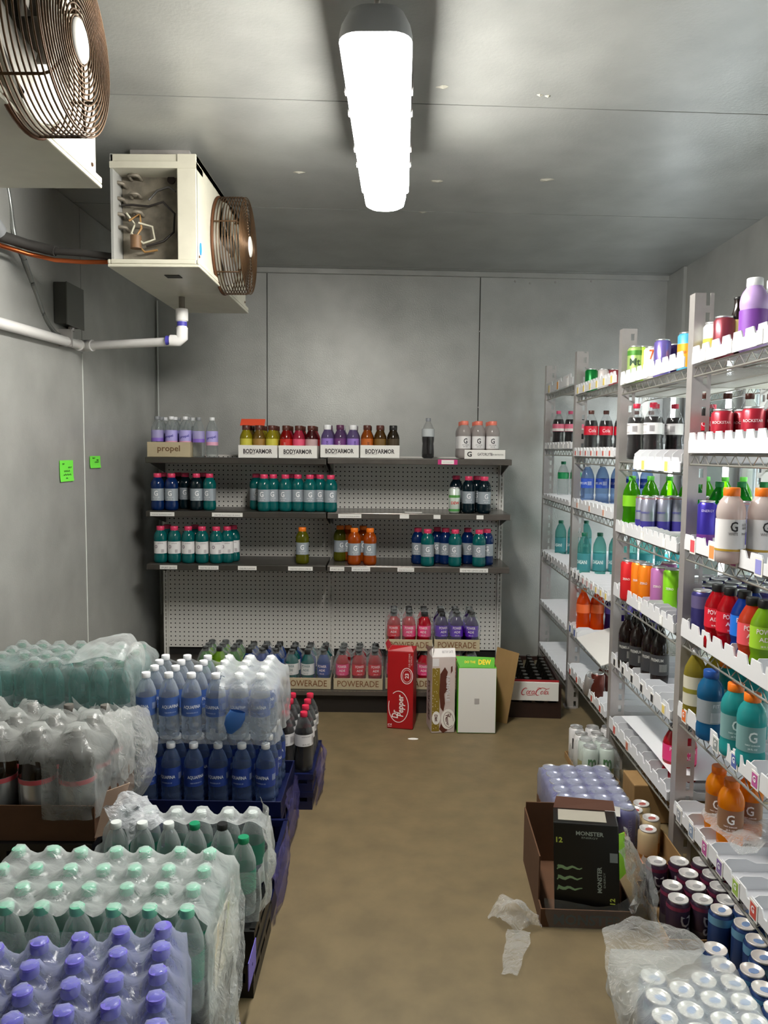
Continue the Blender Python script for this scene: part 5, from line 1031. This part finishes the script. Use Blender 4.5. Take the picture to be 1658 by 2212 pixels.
fl = MB().add([(0, 0, 0), (.055, -.01, .02), (.10, .01, .16), (.03, .02, .13), (0, .004, 0), (.055, -.006, .02), (.10, .014, .16), (.03, .024, .13)], [(0, 1, 2, 3), (7, 6, 5, 4), (0, 4, 5, 1), (1, 5, 6, 2), (2, 6, 7, 3), (3, 7, 4, 0)]).obj('torn_card_flap', pm('pink_card', (.80, .68, .60), .7), None, (-.848, 2.115, .285)); tag(fl, 'torn tan cardboard flap at the corner of the large soda tray', 'cardboard')
sheet('crumpled_film', [[(-.80, 2.05, .40), (-.76, 2.10, .425), (-.70, 2.12, .40)], [(-.75, 2.02, .37), (-.70, 2.06, .41), (-.645, 2.09, .375)], [(-.70, 1.99, .345), (-.65, 2.02, .375), (-.60, 2.05, .345)]], thin('shiny_film', (.93, .94, .95), .35, .95, (.86, .87, .89), .06, bump=1., bscale=35), 6, .022, 26, 41, label='shiny crumpled scrap of clear film lying at the left of the mixed case')
# teal water: two packs, one on the other
tcols = [-1.40+.0745*i for i in range(7)]; trow = [2.62+.076*j for j in range(4)]
crates(-1.45, -.91, 2.575, 2.93, [.095, .095], NAVY, 'navy crate under the teal water, %s of its stack')
grid(DAS, 'water_bottle', 'teal water bottle', 'bottle', 'teal water in the lower pack', 'the lower teal pack', tcols, trow, .194, jit=.002)
tcap = grid(DAS, 'water_bottle', 'teal water bottle', 'bottle', 'teal water in the upper pack', 'the upper teal pack', tcols, trow, .428, jit=.009, skip=((1, 0), (4, 1)))
drape('shrink_film', 'cloudy wrap over the upper teal water pack', tcap, tcols[0]-.04, tcols[-1]+.045, trow[0]-.040, trow[-1]+.045, .672, .432, .018, thin('hazy_film', (.96, .975, .975), .15, .7, (.90, .92, .92), .15, bump=.7, bscale=24, transl=.3), sag=.03, reach=.05, seed=51, wr=.008, res=.012)
drape('shrink_film', 'clear wrap round the lower teal water pack', [(x, y) for x in tcols for y in trow], tcols[0]-.038, tcols[-1]+.040, trow[0]-.038, trow[-1]+.042, .4255, .2, .016, FAINT, sag=.05, reach=.027, seed=52, wr=.003, res=.012)
sheet('torn_film', [[(-1.12, 2.60, .655), (-1.10, 2.70, .70), (-1.02, 2.78, .71)], [(-.99, 2.60, .68), (-.97, 2.68, .735), (-.95, 2.76, .72)], [(-.93, 2.60, .66), (-.915, 2.66, .69), (-.915, 2.74, .68)]], FILM, 6, .010, 18, 53, label='slack top of the torn wrap lifting off the teal pack')
L1_ = [atY(262, 1462, 2.60), atY(272, 1418, 2.62), atY(286, 1390, 2.64), atY(305, 1388, 2.66), atY(314, 1412, 2.66), atY(311, 1440, 2.64)]
L2_ = [atY(288, 1500, 2.58), atY(277, 1452, 2.58), atY(284, 1424, 2.59), atY(297, 1426, 2.60), atY(306, 1440, 2.61), atY(309, 1452, 2.62)]
sheet('film_loop', [L1_, [tuple((Vector(a)+Vector(b))/2+Vector((0, -.02, .0))) for a, b in zip(L1_, L2_)], L2_], FILMC, 6, .004, 20, 61, label='upright loop of torn film between the teal and blue-labelled water')
sheet('torn_film', [[atY(280, 1440, 2.575), atY(290, 1432, 2.58)], [atY(279, 1500, 2.57), atY(291, 1500, 2.57)], [atY(288, 1560, 2.565), atY(297, 1560, 2.57)]], FILMC, 6, .004, 20, 62, label='thin vertical film edge left of the blue-labelled water')
# blue-labelled water: crate below, wrapped case above
aX = [-.847+.0822*i for i in range(6)]; aR = [2.585, 2.668, 2.748, 2.826]
crate('plastic_crate', .53, .345, .15, NAVY, 'navy crate carrying the lower blue-labelled water bottles', (-.64, 2.532, 0), 0, 6)
sh_ = MB(); sh_.box(-.265, .265, -.006, .345, .150, .156)
for (x0, x1, y0, y1) in ((-.268, .268, -.008, -.003), (-.268, .268, .342, .347), (-.268, -.263, -.003, .342), (.263, .268, -.003, .342)): sh_.box(x0, x1, y0, y1, .150, .205)
sh_ = sh_.obj('bottle_tray', NAVY, None, (-.64, 2.535, .0015), bevel=.002); tag(sh_, 'dark blue low tray round the lower blue-labelled bottles', 'tray')
for i in range(6): MB().lathe([(.012, 0), (.012, .002)], 12, M=Matrix.Translation((-.225+.088*i, -.009, .142)) @ Matrix.Rotation(PI/2, 4, 'X') @ Matrix.Diagonal((1.3, .5, 1, 1))).obj('tray_lug', flat((.62, .64, .70), .4), sh_)
grid(AQUA_SHADED, 'water_bottle', 'blue-labelled water bottle', 'bottle', 'blue-labelled water, lower tray', 'the lower blue tray', aX, aR, .1585, jit=.002)
xu = [-.849+.0795*i for i in range(6)]
acap = grid(AQUAU, 'water_bottle', 'blue-labelled water bottle', 'bottle', 'blue-labelled water, upper case', 'the upper white-capped case', xu, [2.594, 2.678, 2.752, 2.823], .402, jit=.003)
drape('shrink_film', 'white wrap torn open over the upper blue-labelled water case', acap, xu[0]-.04, xu[-1]+.055, 2.553, 2.866, .634, .398, .017, FILM, sag=.035, reach=.035, seed=71, wr=.010, res=.010, hole=lambda x, y, z: (y < 2.64 and x < -.585 and z > .43 + .03*fbm(x, 0, z, 12)) or (x < -.62 and z > .60 and y < 2.85))
tv = MB().lathe([(.010, 0), (.030, .03), (.034, .06), (.026, .085)], 14, close=False).obj('torn_label', pm('label_tornblue', (.25, .45, .75), .4), None, (-.548, 2.536, .44)); tv.rotation_euler = (.2, .3, .4); tv.scale = (1, .35, 1); tag(tv, 'torn blue label clinging to the outside of the white wrap', 'label')
# navy crates running along the aisle with film on their sides
crate('plastic_crate', .42, .37, .15, NAVY, 'navy crate on the aisle side between the blue-labelled and mixed cases', (-.56, 2.15, 0), 0, 5)
for k, (ya, yb_) in enumerate(((2.16, 2.50), (2.55, 2.88), (2.92, 3.25))):
    x = -.348 if k == 0 else -.366 if k == 1 else -.30
    sheet('side_film', [[(x, ya, .152+.05*(k == 1)), (x+.012, (ya+yb_)/2, .17+.04*(k == 1)), (x, yb_, .15)], [(x+.016, ya+.02, .09), (x+.022, (ya+yb_)/2, .08), (x+.016, yb_-.02, .09)], [(x+.004, ya, .012), (x+.018, (ya+yb_)/2, .02), (x+.006, yb_, .012)]], thin('violet_film', (.80, .80, .95), .10, .5, (.48, .46, .75), .1, bump=1., bscale=34), 6, .010, 26, 81+k, label=['crinkled violet wrap on the navy crate nearest the mixed case', 'crinkled violet wrap on the navy crate under the blue-labelled water', 'crinkled violet wrap on the navy crate under the red-capped colas'][k])
for (y, z0_, z1_, l) in ((1.80, .10, .17, 'upper'), (1.60, .03, .10, 'lower')):
    s = MB().box(0, .002, -.05, .05, z0_, z1_).obj('violet_strip', flat((.42, .38, .75), .4), None, (-.338, y, 0)); tag(s, '%s violet printed strip on the aisle side of the black crates' % l, 'label')
    MB().lathe([(.004, 0), (.004, .0006)], 8, M=Matrix.Translation((.002, 0, (z0_+z1_)/2)) @ Matrix.Rotation(PI/2, 4, 'Y')).obj('dot', flat((.1, .08, .35)), s)
# red-capped colas on navy trays
crates(-.66, -.305, 2.90, 3.25, [.072, .072], NAVY, 'navy crate under the red-capped colas, %s of its stack')
grid(ZERO, 'soda_bottle', 'red-capped cola with white label', 'bottle', 'red-capped colas in the navy crate', 'the navy crate', [-.567, -.493, -.419, -.345], [2.945+.076*j for j in range(4)], .1455, jit=.002, ang=.8)

# ================================================================ stock on the floor by the rack
# white cans by the third post
tray('cardboard_tray', .158, .33, .03, .003, KRAFT, 'low card tray of white tall cans by the second post', 'tray', (.88, 3.13, .001))
for j, (y, xs, Pn) in enumerate(((3.42, (.842, .915, .985), 'white'), (3.335, (.844, .914), 'white'), (3.262, (.846, .916), 'tropic'), (3.185, (.845, .914), 'tropic'))):
    for i, x in enumerate(xs):
        put(CC[Pn], 'tall_can', (x, y, .005), random.uniform(-.3, .3), '%s tall can, %s from left, %s of the card tray by the posts' % ('white' if Pn == 'white' else 'fruit-printed pale', ORD[i], ('back row', 'third row', 'second row', 'front row')[j]), 'can', 'tall cans by the second post')
drape('shrink_film', 'torn clear wrap over the white tall cans', [(x, y) for x in (.845, .914) for y in (3.185, 3.262, 3.335)], .806, .955, 3.14, 3.375, .168, .03, .03, FAINT, sag=.012, reach=.02, seed=91, wr=.004, hole=lambda x, y, z: y > 3.29 and z > .10)
for i, (x, y) in enumerate(((1.085, 3.08), (1.16, 3.10), (1.10, 2.99), (1.175, 3.01))): put(CC['tropic'], 'tall_can', (x, y, .001), random.uniform(-1, 1), 'pale fruit-printed can, %s under the rack behind the second post' % ORD[i], 'can', 'pale cans under the rack')
# violet cans, wrapped case of 24
vx = [.628+.068*i for i in range(4)]; vy = [2.628+.0665*j for j in range(6)]
MB_ = tray('cardboard_tray', .285, .41, .035, .003, DKRAFT, 'low brown tray under the violet tall cans', 'tray', (.73, 2.588, .001))
grid(CC['vio'], 'tall_can', 'violet tall can', 'can', 'violet tall cans', 'the wrapped violet case', vx, vy, .005, jit=.001)
drape('shrink_film', 'glossy violet-tinted wrap over the violet tall cans', [(x, y) for x in vx for y in vy], vx[0]-.036, vx[-1]+.036, vy[0]-.036, vy[-1]+.036, .1665, .012, .031, FILMB, sag=.010, reach=.012, seed=95, wr=.003, res=.008)
wl_ = sheet('white_label', [[(.672, 2.585, .145), (.74, 2.583, .15), (.80, 2.584, .146)], [(.675, 2.60, .172), (.74, 2.602, .176), (.80, 2.60, .172)]], WCARD, 4, .004, 30, 3, label='crumpled white paper label on the near end of the violet cans', cat='label')
# black carton of energy drink standing in its tray
tr_ = tray('cardboard_tray', .275, .37, .055, .004, DKRAFT, 'dark brown card tray holding the tilted black carton', 'tray', (.585, 2.175, .001), -.03)
MB().box(-.1375, -.1335, .05, .37, .055, .19).obj('tall_side', DKRAFT, tr_); MB().box(-.1335, .1335, .366, .37, .055, .21).obj('tall_back', DKRAFT, tr_)
BK = pm('black_card', (.035, .04, .035), .35)
mbx = MB().box(-.10, .10, 0, .135, 0, .315).obj('drink_carton', BK, None, (.592, 2.205, .008), -.20, .004); mbx.scale = (.95, .95, .90); mbx.rotation_euler = (-.10, -.04, -.20); tag(mbx, 'black energy drink carton with green claw mark, open at the top', 'carton')
GRN = flat((.55, .68, .50), .5); Fm = ((0, 0, 0), (1, 0, 0), (0, 0, 1))
t = MB()
def claw(t, F, x, z, k):
    rnd = random.Random(4)
    for i in range(3):
        pts = [(x+k*(q/10), z-.034*i+.003*math.sin(q*1.3+i)+rnd.uniform(-.001, .001)) for q in range(11)]
        ribbon(t, pts, [.011*(1-q/11)**.7+.001 for q in range(11)], *F); ribbon(t, [(x+.002, z-.034*i+.008), (x+.003, z-.034*i), (x-.002, z-.034*i-.008)], .004, *F)
claw(t, Fm, -.088, .168, .075); t.obj('claw_mark', GRN, mbx)
def mono(t, o, w, h, rot):
    text_flat(t, 'MONSTER', o, (1, 0, 0), (0, 0, 1), w, h, .03, 0, rot)
t = MB(); mono(t, (.012, 0, .284), .085, .014, 0); text_flat(t, 'ENERGY', (.012, 0, .270), (1, 0, 0), (0, 0, 1), .05, .006, .0); mono(t, (.040, 0, .135), .085, .014, PI/2); text_flat(t, 'ENERGY', (.055, 0, .135), (1, 0, 0), (0, 0, 1), .05, .006, .0, 0, PI/2); t.obj('lettering', flat((.62, .66, .62), .5), mbx)
t = MB(); text_flat(t, '12', (-.082, 0, .258), (1, 0, 0), (0, 0, 1), .020, .018, .03); text_flat(t, '12', (.078, 0, .068), (1, 0, 0), (0, 0, 1), .020, .016, .03, 0, PI/2); t.obj('pack_count', flat((.78, .84, .35), .5), mbx)
MB().box(.072, .096, -.0012, 0, .195, .225).obj('print_patch', flat((.50, .53, .53), .5), mbx)
MB().add([(.10, .0, .29), (.10, .0, .14), (.122, .03, .15), (.120, .03, .285), (.10, .0035, .29), (.10, .0035, .14), (.122, .0335, .15), (.120, .0335, .285)], [(0, 1, 2, 3), (7, 6, 5, 4), (3, 2, 6, 7), (0, 3, 7, 4), (1, 5, 6, 2)]).obj('lime_flap', flat((.66, .93, .22), .5), mbx)
MB().box(-.085, .065, .02, .115, .3155, .3175).obj('open_top', pm('grey_card', (.62, .60, .55), .7), mbx)
b = MB(); b.add([(-.10, .135, .315), (.10, .135, .315), (.095, .15, .345), (-.09, .15, .35)], [(0, 1, 2, 3)]); b.obj('top_flap', pm('brown_flap', (.38, .24, .18), .7), mbx)
fm = MB(); text_flat(fm, 'MONSTER', (0, -.005, .028), (1, 0, 0), (0, 0, 1), .2, .032, .03); fm.obj('lettering', flat((.24, .22, .19), .5), tr_)
sheet('film_sheet', [[(.455, 2.165, .10), (.56, 2.158, .085), (.66, 2.150, .09), (.735, 2.17, .14)], [(.46, 2.160, .05), (.57, 2.150, .035), (.67, 2.145, .04), (.755, 2.16, .08)], [(.47, 2.155, .015), (.58, 2.145, .01), (.67, 2.140, .012), (.74, 2.15, .03)]], FAINT, 6, .005, 20, 101, label='clear wrap stretched over the front of the black carton tray')
sheet('crumpled_film', [[(.68, 2.18, .23), (.70, 2.24, .25), (.72, 2.30, .24)], [(.70, 2.15, .15), (.745, 2.20, .17), (.765, 2.28, .15)], [(.69, 2.14, .07), (.745, 2.18, .07), (.76, 2.26, .06)]], FILMC, 6, .026, 28, 103, label='crumpled clear wrap bunched at the right side of the black carton')
sheet('film_scrap', [[(.30, 2.22, .002), (.34, 2.26, .045), (.40, 2.27, .01)], [(.33, 2.16, .04), (.38, 2.19, .07), (.425, 2.20, .035)], [(.37, 2.12, .003), (.405, 2.14, .03), (.45, 2.165, .012)]], FILMC, 6, .014, 30, 105, label='crumpled clear film lying on the floor by the black carton')
sheet('film_scrap', [[(.345, 2.15, .012), (.41, 2.13, .016)], [(.325, 2.06, .012), (.385, 2.05, .02)], [(.30, 1.96, .006), (.345, 1.95, .010)]], FILMC, 7, .006, 26, 107, label='narrow tail of film stretching forward across the floor')
sp = MB().lathe([(.001, .003), (.02, .002), (.026, .0005)], 14, M=Matrix.Translation((.107, 3.66, 0)) @ Matrix.Diagonal((1, .5, 1, 1)), close=False).obj('white_scrap', WCARD); tag(sp, 'small white paper scrap on the floor before the red carton', 'scrap')
# gold cans and brown boxes under the rack
kt = tray('cardboard_tray', .145, .40, .085, .004, KRAFT, 'brown card tray with orange inside holding gold cans', 'tray', (.883, 2.385, .001), .0)
MB().box(-.0685, -.066, .004, .396, .004, .085).obj('orange_lining', flat((.80, .38, .16), .6), kt)
for i, (x, y) in enumerate(((.872, 2.52), (.908, 2.60), (.87, 2.66), (.91, 2.71))): put(CC['gold'], 'soda_can', (x, y, .006), random.uniform(-.3, .3), 'gold can with white lid, %s in the brown tray under the rack' % ORD[i], 'can', 'gold cans under the rack')
kb = MB().box(0, .34, 0, .14, 0, .15).obj('cardboard_box', KRAFT, None, (.92, 2.83, .001), 0, .004); tag(kb, 'brown cardboard box under the rack behind the gold cans', 'box')
for i, (x, y) in enumerate(((1.03, 2.27), (1.105, 2.29), (1.18, 2.26))): put(P_RED if i < 2 else G_DARK, 'sports_drink_bottle', (x, y, .001), .3*i, 'dark red bottle standing under the lowest shelf, %s past the nearest post' % ORD[i], 'bottle', 'dark bottles under the lowest shelf')
# plum cans
tray('cardboard_tray', .40, .30, .04, .003, KRAFT, 'brown card tray of plum-coloured cans', 'tray', (.985, 2.068, .001), .0)
dsp = [(.832, 2.315), (.903, 2.317), (.973, 2.315), (.905, 2.248), (.975, 2.245), (.832, 2.181), (.900, 2.18), (.970, 2.178), (.825, 2.113), (.893, 2.112), (.962, 2.110), (1.043, 2.30), (1.045, 2.23), (1.04, 2.163), (1.032, 2.108), (1.11, 2.16), (1.105, 2.11)]
for i, (x, y) in enumerate(dsp):
    rr = 0 if y < 2.14 else 1 if y < 2.2 else 2 if y < 2.27 else 3; cc_ = int(round((x-.83)/.07))
    put(CC['ds'], 'soda_can', (x, y, .005), random.uniform(-.5, .5), 'plum can with white lid, %s from left, %s of its brown tray' % (ORD[min(cc_, 5)], ('front row', 'second row', 'third row', 'back row')[rr]), 'can', 'plum cans')
sheet('film_strip', [[(.795, 2.33, .15), (.785, 2.22, .16), (.775, 2.12, .13)], [(.785, 2.31, .09), (.77, 2.20, .11), (.765, 2.10, .07)], [(.79, 2.28, .02), (.765, 2.16, .03), (.775, 2.04, .005)]], FAINT, 6, .010, 22, 111, label='loose wrap hanging off the left side of the plum can case')
# blue beer cans
bl = [(.92, 2.05), (.985, 2.05), (.957, 1.987), (1.02, 1.99), (.957, 1.918), (1.022, 1.925), (.94, 1.85), (.834, 1.88), (.826, 1.815), (.638, 1.77), (.757, 1.762), (.824, 1.755), (.628, 1.702), (.692, 1.727), (.752, 1.695), (.820, 1.690), (.620, 1.637), (.686, 1.660), (.748, 1.628), (.815, 1.625), (.68, 1.593), (.612, 1.571), (.745, 1.562), (.812, 1.56), (.89, 1.80), (.888, 1.735), (.885, 1.668), (.88, 1.60)]
for i, (x, y) in enumerate(bl):
    far = y > 1.84; k = sorted(q for q in ((-y2, x2) for x2, y2 in bl if (y2 > 1.84) == far)).index((-y, x))
    put(CC['blue'], 'beer_can', (x, y, .004), random.uniform(-.8, .8), 'blue can with white lid, %s counted from the back, %s' % (ORD[k], 'beside the plum cans' if far else 'nearest wrapped case'), 'can', 'blue beer cans')
bcp = [(x, y) for x, y in bl if y < 1.84 and x < .88]
drape('shrink_film', 'clear wrap over the nearest blue cans, half open', bcp, .575, .862, 1.53, 1.905, .150, .006, .032, FILM, sag=.018, reach=.03, seed=121, wr=.006, hole=lambda x, y, z: y < 1.575 and z > .1)
sheet('film_bag', [[(.56, 1.93, .16), (.66, 1.95, .18), (.76, 1.93, .165), (.81, 1.92, .14)], [(.545, 1.85, .155), (.65, 1.86, .155), (.74, 1.85, .155), (.80, 1.86, .152)], [(.535, 1.76, .12), (.58, 1.78, .15), (.66, 1.79, .152), (.72, 1.80, .15)], [(.53, 1.66, .06), (.555, 1.68, .09), (.575, 1.70, .12), (.60, 1.72, .15)]], FILMC, 6, .010, 18, 123, label='baggy empty part of the wrap rising behind the nearest blue cans')
wp = MB().add([(0, 0, 0), (.03, 0, .0), (.028, .005, .055), (.012, .01, .085), (0, .003, 0), (.03, .003, .0), (.028, .008, .055), (.012, .013, .085)], [(0, 1, 2, 3), (7, 6, 5, 4), (0, 4, 5, 1), (1, 5, 6, 2), (2, 6, 7, 3), (3, 7, 4, 0)]).obj('white_tab', WCARD, None, (.535, 1.615, .06)); tag(wp, 'white pointed paper tab at the corner of the nearest blue cans', 'label')
